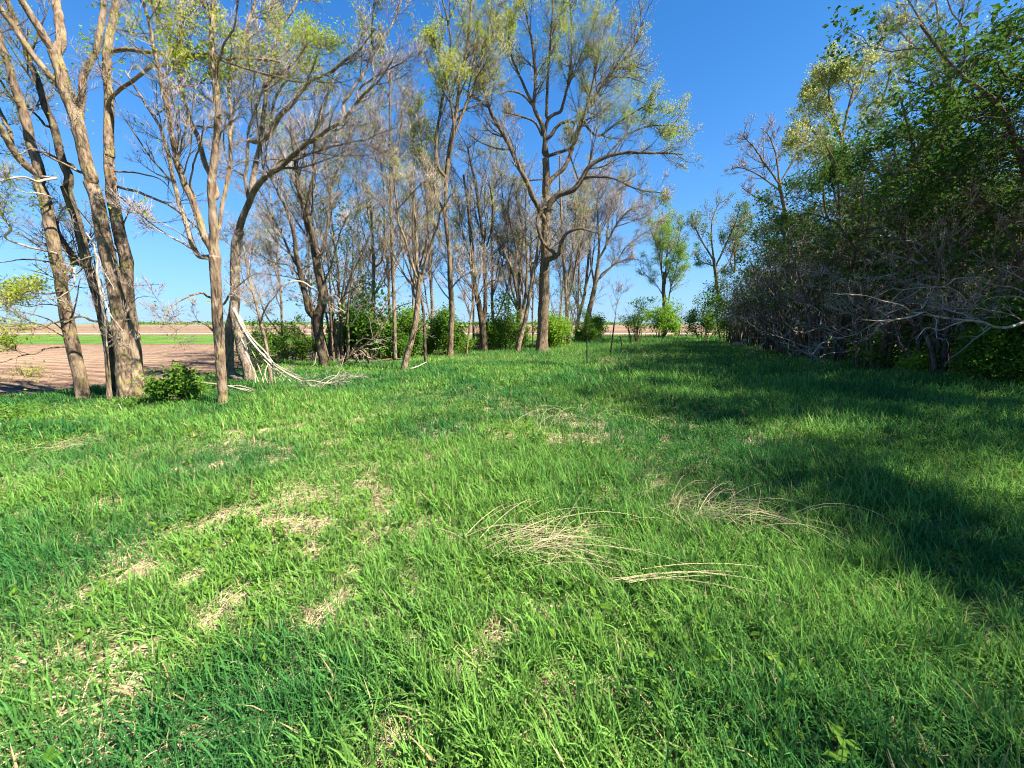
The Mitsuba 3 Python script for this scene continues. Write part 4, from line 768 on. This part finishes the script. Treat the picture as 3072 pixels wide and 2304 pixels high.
build_tree('bare_tree', 'broad pale tree with bright green lower leaf at the end of the clearing', 'tree', [
    L('Z5', (2075, 1255, 2070, 1150, 2072, 1000, 2065, 900, 2075, 780), 36, 24), L('Z5', (2070, 900, 2040, 700, 2010, 560, 1960, 440), 12, 5, 0, -2), L('Z5', (2075, 860, 2090, 650, 2100, 480, 2080, 360), 14, 5, 0, 2), L('Z5', (2072, 850, 2130, 680, 2180, 520, 2200, 420), 12, 5, 0, 1), L('Z5', (2070, 960, 1990, 850, 1920, 780, 1890, 700), 8, 4, 0, 1), L('Z5', (2090, 1060, 2120, 900, 2160, 760, 2180, 640), 12, 5, 0, -1), L('Z5', (2050, 760, 2060, 560, 2050, 420), 10, 4, 0, -1)],
    Y=45, barkm='bark_brown', seed=35, twigm='twig_grey', l1=(2.2, .33), n2=6, n3=6, rmin=.010, lmax=3.2, leaves=.14, leaf_size=.13, leafm='leaf_bright', clumps=(('Z5', 2040, 620, 80, 1.1), ('Z5', 2090, 720, 100, .9), ('Z5', 2150, 760, 80, .8), ('Z5', 2030, 730, 70, .7), ('Z5', 2180, 650, 60, .8), ('Z5', 2130, 400, 90, .5)))
# ------------------------------------------------------------------ bushes
BASE = {}
def bush(label, view, x, y, Y, w, h, seed, nleaf, leafm='leaf_bush', ls=.07, name='bush', twigm='twig_brown', nst=9, group=None, cat='bush', n3=5, lo=.05):
    rng = np.random.default_rng(seed)
    key = thing(name, label, cat, group)
    u, v = src(view, x, y); p = at(u, v, Y)
    g = height(p[0], p[1]) if lawn_in(p[0], p[1]) > 0 else -0.16
    W, Hh = 1.15 * w / VIEWS[view][2] * Y / F / 2, 1.3 * h / VIEWS[view][2] * Y / F + (p[2] - g) * 0
    b = np.array([p[0], p[1], g - .03]); BASE[key] = b
    Ps, Rs = [], []
    for k in range(nst):
        a = rng.uniform(0, 2 * np.pi); r = np.sqrt(rng.random()); o = np.array([np.cos(a) * W * 0.7 * r, np.sin(a) * W * 0.55 * r, 0])
        t = np.linspace(0, 1, 6)[:, None]
        P = b + o * 0.35 + o * 1.0 * t ** 1.3 + np.array([0, 0, Hh * rng.uniform(0.55, .95) * (1 - 0.35 * r * r)]) * t + np.cumsum(rng.normal(0, .03 * Hh, (6, 3)), 0) * t
        P2, R2, Ln = smoothline(P, np.linspace(.012 + .008 * Hh, .005, 6), 16); Ps.append(P2); Rs.append(R2)
    P, R = np.array(Ps), np.array(Rs)
    part(key, 'stems', tubes(P, R, 5), 'bark_brown', stuff=True)
    P1, R1 = sprout(P, R, rng, 7, 0.1, 1, 0.42, 50, 6, .05, .2, .6, .15, 1.6, .005)
    P2, R2 = sprout(P1, R1, rng, n3, 0.1, 1, 0.5, 45, 3, .05, .25, .7, .1, .9, .0025 + Y * .00018)
    part(key, 'twigs', join([tubes(P1[:, ::2], R1[:, ::2], 3), spikes(P2, R2)]), twigm, stuff=True)
    pt = np.repeat(np.concatenate([P2.reshape(-1, 3), P1[:, 2:].reshape(-1, 3)]), 5, 0); pt = pt + rng.normal(0, ls * 1.6, pt.shape)
    z = (pt[:, 2] - g) / Hh
    wgt = np.clip(z * 2.2, lo, 1) * np.clip(5 * (meshkit.fbm(pt * 1.1 + seed, 3, seed) - .34), .04, 2) * (pt[:, 2] > g + .03)
    n = min(int(nleaf * 1.7), (wgt > 0).sum()); sel = rng.choice(len(pt), n, replace=False, p=wgt / wgt.sum())
    part(key, 'foliage', leaf_quads(pt[sel], ls, rng, .35, .6), leafm, smooth=False, stuff=True)
    return key
bush('leafy green bush at the foot of the thick twin trunk, beside the slender pale trunk', 'P', 385, 858, 8.0, 125, 52, 401, 1700, 'leaf_bush', .065)
bush('big bright green bush in the tree line, left of the big tree trunk', 'Z5', 880, 1345, 24, 300, 310, 402, 6500, 'leaf_bush', .12)
bush('dark green bush around the tall narrow tree', 'Z5', 470, 1405, 20, 260, 300, 403, 4500, 'leaf_bush', .10)
bush('yellow green bush right behind the big tree trunk', 'Z5', 1235, 1325, 26, 240, 240, 404, 4500, 'leaf_bright', .13)
bush('small brushy green bush behind the slim leaning tree', 'Z5', 110, 1395, 18, 260, 290, 405, 3200, 'leaf_bush', .09)
bush('twiggy half leafed bush left of the forked black trunk', 'Z4', 1080, 1235, 17, 300, 270, 406, 1900, 'leaf_bush', .075, n3=7)
bush('twiggy half leafed bush right of the forked black trunk', 'Z4', 1530, 1225, 17.5, 280, 270, 407, 2200, 'leaf_bush', .08, n3=7)
bush('leggy green bush between the leaning dead trunk and the slim leaning tree', 'Z4', 1870, 1215, 17.5, 200, 220, 408, 2600, 'leaf_bush', .08)
bush('low tangled bush behind the pale trunks near the posts', 'Z5', 1590, 1275, 38, 170, 180, 409, 2000, 'leaf_bush', .15, n3=7)
bush('bright green shrub with bare forking stems at the end of the clearing', 'Z5', 1850, 1305, 33, 190, 300, 410, 900, 'leaf_bright', .13, nst=12)
bush('fresh green bush beside the broad pale tree', 'Z5', 2050, 1250, 44, 220, 240, 411, 2600, 'leaf_bright', .18)
bush('bare grey bush at the far gap', 'Z5', 2170, 1255, 46, 170, 210, 412, 260, 'leaf_bush', .15, twigm='twig_mauve', n3=10, nst=14)
bush('dense dark green shrub at the far end of the thicket row', 'P', 1520, 728, 38, 90, 82, 413, 4500, 'leaf_bush', .14)
bush('second dense shrub at the thicket end, nearer than the dark green one', 'P', 1570, 738, 33, 110, 120, 414, 5500, 'leaf_thicket', .13)
bush('brown twiggy shrub between the thicket and the dense dark green shrubs', 'P', 1640, 752, 25, 160, 190, 415, 700, 'leaf_thicket', .11, n3=10, nst=14, twigm='twig_grey')
bush('low leafy weeds in dappled light at the foot of the second thicket tree', 'P', 1900, 800, 13.0, 130, 70, 416, 1800, 'leaf_bush', .09, cat='weeds', name='weed_clump')
bush('large patch of leafy weeds in shade at the right edge, below the pale limb', 'P', 2120, 862, 9.4, 170, 100, 417, 3200, 'leaf_bush', .08, cat='weeds', name='weed_clump')
bush('bright weed tuft low under the middle of the thicket', 'P', 1990, 822, 11.6, 100, 50, 418, 1300, 'leaf_bright', .075, cat='weeds', name='weed_clump')
bush('sunlit sapling growth behind the thicket seen through its gaps', 'Z7', 1500, 1200, 19, 420, 1000, 419, 5000, 'leaf_bright', .13, nst=16)
# more brush along the foot of the thicket and between the trunks of the tree line
def at_world(k): return (BASE[k][0], BASE[k][1])
bk = [k for k in BASE]
twiggy = [k for k in bk if 'brown twiggy shrub' in labels[k]['label'] or 'half leafed' in labels[k]['label']]
leafy = [k for k in bk if labels[k]['label'].startswith(('dark green bush', 'small brushy', 'big bright', 'leggy'))]
rng = np.random.default_rng(91)
brown = [k for k in bk if 'brown twiggy shrub' in labels[k]['label']][0]
for q, (x, y) in enumerate(((12.6, 11.0), (12.3, 13.0), (12.6, 15.3), (13.2, 17.4), (13.9, 19.6), (14.9, 22.0), (15.6, 24.3), (16.6, 27.0), (17.4, 30.0), (13.9, 11.6), (14.6, 15.8), (16.0, 20.5))):
    twin(brown, 'brush', 'tangled brown brush crowding the foot of the shady thicket', 'brush', (x, y), (rng.uniform(0, 360), at_world(brown)), rng.uniform(.75, 1.15), 'brush at the foot of the thicket')
for q, (x, y) in enumerate(((13.2, 9.4), (14.2, 12.2), (15.6, 17.6), (17.5, 13.4), (18.6, 18.0), (20, 23), (17.2, 9.0), (18.6, 26.8))):
    k = leafy[q % len(leafy)]
    twin(k, 'thicket_bush', 'leafy bush filling the thicket behind its front trunks', 'bush', (x, y), (rng.uniform(0, 360), at_world(k)), rng.uniform(.9, 1.3), 'bushes inside the thicket')
BRUSH = ('low brush just right of the leaning branch heap', 'brush close behind the left side of the forked black trunk', 'twiggy brush close behind the right side of the forked black trunk', 'brush behind the foot of the leaning dead tree', 'brush at the back of the slim leaning trunk',
    'leafy brush between the slim leaning trunk and the tall narrow tree', 'brush right of the tall narrow tree, beside the crooked pale stem', 'brush at the feet of the pair of dark trunks', 'brush under the dense cluster of dark stems', 'brush between the big tree and the pale forked trunk', 'brush under the middle one of the three pale trunks',
    'brush left of the tall narrow tree at its back', 'brush between the dark pair and the dense stem cluster', 'brush in the gap between the forked black trunk and the pale knotted stem', 'brush in the gap between the pale knotted stem and the slim leaning trunk', 'brush by the thin sapling at the end of the branch heap')
YOUNG = ('young tree close left of the forked black trunk', 'young tree just right of the forked black trunk', 'young tree rising behind the slim leaning trunk', 'young tree between the slim leaning trunk and the tall narrow tree',
    'young tree beside the pale stem with the dark knot', 'young tree between the knotted pale stem and the slim leaning trunk', 'young tree behind the crooked pale stem', 'young tree just right of the pair of dark trunks', 'young tree in front of the dense cluster of dark stems', 'young tree close left of the big tree trunk', 'young tree between the big tree and the pale forked trunk', 'young tree by the middle one of the three pale trunks',
    'young tree between the dark pair and the dense stem cluster', 'young tree directly behind the forked black trunk', 'young tree directly behind the tall narrow tree', 'young tree directly behind the big tree trunk')
for q, (px_, Yd) in enumerate(((800, 15.0), (905, 16.5), (1010, 16.8), (1110, 17.5), (1230, 18.6), (1290, 20.5), (1390, 21.5), (1440, 23.5), (1560, 24.5), (1690, 28), (1760, 31), (1340, 24), (1500, 27), (970, 19), (1180, 21), (760, 13.0))):
    k = (twiggy + leafy)[q % (len(twiggy) + len(leafy))]; x = (px_ - CX) / F * Yd
    twin(k, 'brush', BRUSH[q], 'brush', (x, Yd), (rng.uniform(0, 360), at_world(k)), rng.uniform(.7, 1.1), 'brush along the tree line')
# slender young trees in the tree line
def young_tree(x, y, H, seed, label, lean=(0, 0), group=None, **kw):
    rng = np.random.default_rng(seed)
    z0 = float(height(x, y)) if lawn_in(x, y) > 0 else -0.16
    t = np.linspace(0, 1, 9)[:, None]
    tr = np.array([x, y, z0]) + t * np.array([lean[0], lean[1], H]) + np.cumsum(rng.normal(0, .10, (9, 3)), 0) * [1, 1, .2] * t ** .5
    r = 0.0085 * H * rng.uniform(.75, 1.15)
    ls = [('W', tr, r, r * .22, 0, 0, False)]
    for q in range(5):
        a = rng.uniform(0, 6.283); f = rng.uniform(.22, .7); p = tr[0] * (1 - f) + 0 * tr[0]; i = int(f * 8); p = tr[i]
        h = H * rng.uniform(.25, .45); o = h * rng.uniform(.25, .5)
        tt = np.linspace(0, 1, 5)[:, None]
        ls.append(('W', p + np.array([np.cos(a) * o, np.sin(a) * o, 0]) * tt ** .8 + np.array([0, 0, h]) * tt ** 1.2, r * (1 - f) * .7, r * .15, 0, 0, False))
    k = build_tree('young_tree', label, 'tree', ls, Y=y, seed=seed, group=group, flare=False, rmin=.0028 * max(y / 14, 1), **kw)
    BASE[k] = np.array([x, y, z0]); return k
yt = [young_tree((px_ - CX) / F * Yd, Yd, H, 700 + q, 'slender half bare ' + YOUNG[q], (ln, 0), 'young trees in the tree line', barkm=('bark_tan', 'bark_brown', 'bark_grey')[q % 3], twigm='twig_mauve', leafm=('leaf_pale', 'leaf_spring')[q % 2], leaves=.10, l1=(2.6, .3), n2=5, n3=5, lmax=2.0, leaf_size=.07)
      for q, (px_, Yd, H, ln) in enumerate(((845, 17.5, 9.5, .3), (1035, 18.5, 11, -.3), (1245, 21, 12, .4), (1300, 23, 12.5, -.2)))]
for q, (px_, Yd, sc) in enumerate(((1105, 20, 1.0), (1180, 22.5, 1.05), (1420, 25, .95), (1480, 27, 1.1), (1560, 28, 1.05), (1600, 31, 1.0), (1680, 33, 1.1), (1730, 36, 1.0), (1520, 33, 1.15), (940, 20, .95), (1350, 28, 1.1), (1640, 37, .9))):
    k = yt[q % 4]
    twin(k, 'young_tree', 'slender half bare ' + YOUNG[4 + q], 'tree', ((px_ - CX) / F * Yd, Yd), (rng.uniform(0, 360), at_world(k)), sc, 'young trees in the tree line')
# ------------------------------------------------------------------ brush heap and logs
rng = np.random.default_rng(77)
heap = [((655, 860, 700, 960, 760, 1060, 850, 1170, 920, 1240, 1020, 1310, 1120, 1365, 1200, 1400), 26, 8, 0, -.7), ((640, 830, 690, 950, 740, 1030, 820, 1130, 890, 1200), 30, 16, .2, -.3), ((700, 1060, 740, 1180, 790, 1290, 830, 1390), 18, 8, 0, -.5), ((690, 960, 760, 1100, 810, 1220, 850, 1330, 870, 1400), 18, 7, .1, -.5),
        ((720, 1010, 810, 1120, 920, 1250, 1010, 1330, 1080, 1390), 16, 6, .1, -.8), ((760, 1060, 860, 1190, 960, 1300, 1000, 1390), 14, 6, 0, -.6), ((740, 1130, 780, 1230, 800, 1300, 806, 1400), 14, 6, .1, -.4), ((800, 1120, 900, 1210, 1000, 1280, 1150, 1350), 14, 5, 0, -.9), ((850, 1200, 940, 1300, 960, 1400), 12, 5, 0, -.7),
        ((840, 1180, 950, 1250, 1060, 1330, 1180, 1370, 1290, 1380), 12, 5, 0, -.9), ((700, 900, 730, 1030, 760, 1180, 770, 1300), 12, 6, .2, -.2), ((830, 1330, 850, 1280, 920, 1180), 10, 5, -.3, 0), ((680, 880, 740, 1000, 800, 1080, 880, 1160, 960, 1270), 20, 10, .1, -.4), ((900, 1260, 880, 1330, 900, 1400), 10, 5, -.4, -.6)]
dead_limb('tall leaning heap of bleached dead branches against the dark trunk', 'Z4', heap, 9.2, 501, 2.0, cat='brush heap', name='brush_heap', n2=3, rmin=.0025, l=.22)
dead_limb('grey tangle of dead brush lying flat on the lawn right of the leaning heap', 'Z4', [((1150, 1390, 1250, 1385, 1360, 1400, 1480, 1370), 12, 4, 0, .2), ((1080, 1420, 1200, 1420, 1330, 1430), 12, 5, 0, -.2), ((1300, 1450, 1360, 1390, 1440, 1330, 1500, 1170), 8, 4, 0, .5), ((1250, 1430, 1380, 1350, 1540, 1350, 1650, 1350), 7, 3, 0, .4), ((1200, 1400, 1310, 1460, 1370, 1440), 9, 4, -.1, -.1), ((1350, 1410, 1450, 1390, 1530, 1390), 7, 3, 0, 0)], 9.6, 502, 9, cat='dead branch', n2=6, rmin=.0028, l=.45)
def log(label, view, pts, w0, w1, Y, seed, d1=0.0, m='dead_wood', name='log', cat='log', more=(), per=0):
    return dead_limb(label, view, [(pts, w0, w1, 0, d1)] + list(more), Y, seed, per, cat=cat, name=name, m=m)
log('pale log lying on the grass left of the slender trunk', 'Z4', (355, 1395, 430, 1402, 520, 1412), 22, 18, 9.0, 511)
log('splintered log lying just right of the slender trunk', 'Z4', (600, 1425, 690, 1450, 800, 1480), 24, 12, 8.6, 512, -.3, more=(((610, 1440, 680, 1440, 790, 1462), 12, 6, 0, 0), ((620, 1420, 700, 1425, 810, 1455), 9, 5, .1, .2)))
log('weathered fallen trunk lying along the far grass edge', 'Z4', (1450, 1228, 1580, 1235, 1700, 1240, 1820, 1222, 1925, 1218), 26, 14, 15.5, 513, .8, 'bark_brown')
log('leaning dead tree propped on its own forked branch above the fallen trunk', 'Z4', (1440, 1300, 1490, 1230, 1560, 1175, 1680, 1085, 1760, 1000, 1790, 930, 1850, 865, 1920, 810, 2000, 785), 26, 9, 14.6, 514, .8, 'bark_dark', 'dead_tree', 'dead tree', (((1685, 1245, 1660, 1180, 1620, 1140), 36, 30, .3, .3), ((1790, 930, 1770, 860, 1690, 820), 10, 4, .5, .2), ((1700, 1075, 1640, 1060, 1590, 1090), 14, 6, .3, .1)), 2.0)
log('white stripped stick standing bent beside the forked black trunk', 'Z4', (1210, 1302, 1255, 1262, 1270, 1200, 1275, 1165), 14, 9, 14.0, 515, 0, 'dead_wood', 'stick', 'stick')
log('pale broken branch reaching over the grass right of the slim leaning trunk', 'Z5', (200, 1490, 260, 1470, 320, 1440), 10, 5, 12.6, 516, .3, name='stick', cat='stick')
log('dead stick lying by the root of the thick twin trunk', 'Z2', (900, 1570, 920, 1545, 980, 1505), 12, 7, 7.7, 517, .2, name='stick', cat='stick')
log('thin pale stick slanting out of the grass in front of the thick twin trunk', 'Z2', (905, 1555, 930, 1600, 975, 1665), 9, 5, 7.3, 518, -.7, name='stick', cat='stick')
log('bent twig standing in the shaded lawn at right', 'Z8', (1540, 465, 1550, 530, 1580, 620, 1620, 690, 1665, 750), 7, 9, 4.6, 519, -.2, name='stick', cat='stick')
log('grey twiggy stick lying at the right edge of the lawn', 'Z8', (1700, 720, 1800, 735, 1880, 760, 1940, 790), 10, 6, 4.3, 520, 0, name='stick', cat='stick', more=(((1905, 815, 1930, 740, 1940, 690), 9, 6, 0, 0), ((1980, 750, 1935, 790, 1900, 810), 8, 5, -.1, 0)), per=3)
log('small white forked twig lying on a bare patch in the near lawn', 'V7', (850, 975, 900, 910, 960, 860, 955, 800), 9, 6, 1.9, 521, .1, name='stick', cat='stick', more=(((855, 900, 905, 912, 945, 905), 7, 6, .06, .05), ((940, 905, 955, 960), 9, 7, .05, 0), ((900, 905, 760, 940, 590, 990), 4, 2.5, .03, -.1)))
log('kinked dead stem standing in the grass near the right foreground', 'Z8', (1030, 1215, 1110, 1310, 1190, 1420, 1180, 1500), 6, 5, 2.5, 522, -.3, name='stick', cat='stick')
log('pale root flare chip at the base of the slender trunk', 'Z4', (445, 1605, 490, 1602, 530, 1590), 20, 16, 7.3, 523, .1, name='wood_chip', cat='wood chip')
# ------------------------------------------------------------------ steel fence posts
def post(label, view, x0, y0, x1, y1, wpx, group='steel posts across the clearing', Y=None):
    p = gnd(view, x0, y0) if Y is None else at(*src(view, x0, y0), Y)
    q = at(*src(view, x1, y1), p[1] + 0.1)
    key = thing('fence_post', label, 'fence post'); w = wpx / VIEWS[view][2] * p[1] / F
    p[2] = height(p[0], p[1]) - 0.1
    d = unit(q - p); Ln = np.linalg.norm(q - p)
    sx = unit(np.cross(d, [0, 1, 0])); sy = np.cross(sx, d)
    M = np.eye(4); M[:3, 0], M[:3, 1], M[:3, 2], M[:3, 3] = sx, sy, d, p
    def bx(x, y, z, cx, cy, cz):
        b = trimesh.creation.box((x, y, z)); b.apply_translation((cx, cy, cz)); b.apply_transform(M); return np.array(b.vertices), np.array(b.faces)
    part(key, 'flange', bx(w, .006, Ln, 0, 0, Ln / 2), 'post_metal', smooth=False)
    part(key, 'web', bx(.006, w * .75, Ln - .004, 0, -w * .375 - .003, Ln / 2), 'post_metal', smooth=False)
    part(key, 'studs', join([bx(.014, .012, .012, 0, .008, z) for z in np.arange(.25, Ln - .03, .055)]), 'post_metal', smooth=False, stuff=True)
post('upright black steel post in the lawn, nearest of the posts', 'Z6', 380, 862, 376, 566, 13)
post('tall steel post leaning right, second nearest in the clearing', 'Z6', 612, 752, 655, 420, 15)
post('thin steel post leaning left, behind the tall leaning one', 'Z6', 742, 690, 714, 528, 9)
post('short far steel post just right of the bright green shrub', 'Z6', 928, 604, 931, 505, 7)
post('far steel post, right hand one of the close pair beyond the shrub', 'Z6', 980, 592, 977, 512, 7)
post('faint far steel post before the green field strip', 'Z6', 1020, 560, 1022, 510, 6)
post('low pale stake alone in the grass toward the thicket', 'Z6', 1121, 674, 1121, 618, 5)
build_tree('sapling', 'thin leaning sapling with bare twigs growing just behind the tall leaning post', 'tree', [
    L('Z6', (655, 430, 668, 330, 678, 240, 690, 160, 700, 60), 9, 4), L('Z6', (670, 320, 640, 250, 620, 180), 5, 3, 0, .4), L('Z6', (680, 220, 720, 130, 760, 60), 5, 3, 0, -.4), L('Z6', (685, 180, 650, 90, 640, 20), 5, 3, 0, -.4)], Y=17.2, ground=False, seed=61, barkm='bark_dark', twigm='twig_mauve', l1=(4, .35), n2=4, n3=3, rmin=.004, lmax=1.2, leaves=.02, leafm='leaf_pale')
# far trees on the horizon
rng = np.random.default_rng(5)
xs_ = rng.uniform(-900, 300, 500); ys_ = rng.uniform(850, 1000, 500); s_ = rng.uniform(3, 8, 500)
pt = np.repeat(np.stack([xs_, ys_, 0 * xs_], 1), 26, 0) + rng.normal(0, 1, (500 * 26, 3)) * np.repeat(s_, 26)[:, None] * [.9, .6, .28] + np.array([0, 0, 1.0]) * np.repeat(s_, 26)[:, None] * 0.5
scene['horizon_woods'] = mikit.ply(leaf_quads(pt, 2.6, rng, .2, .8), 'leaf_bush', smooth=False)
labels['horizon_woods'] = {'label': 'thin line of far woods on the horizon beyond the fields', 'category': 'woods', 'kind': 'stuff'}
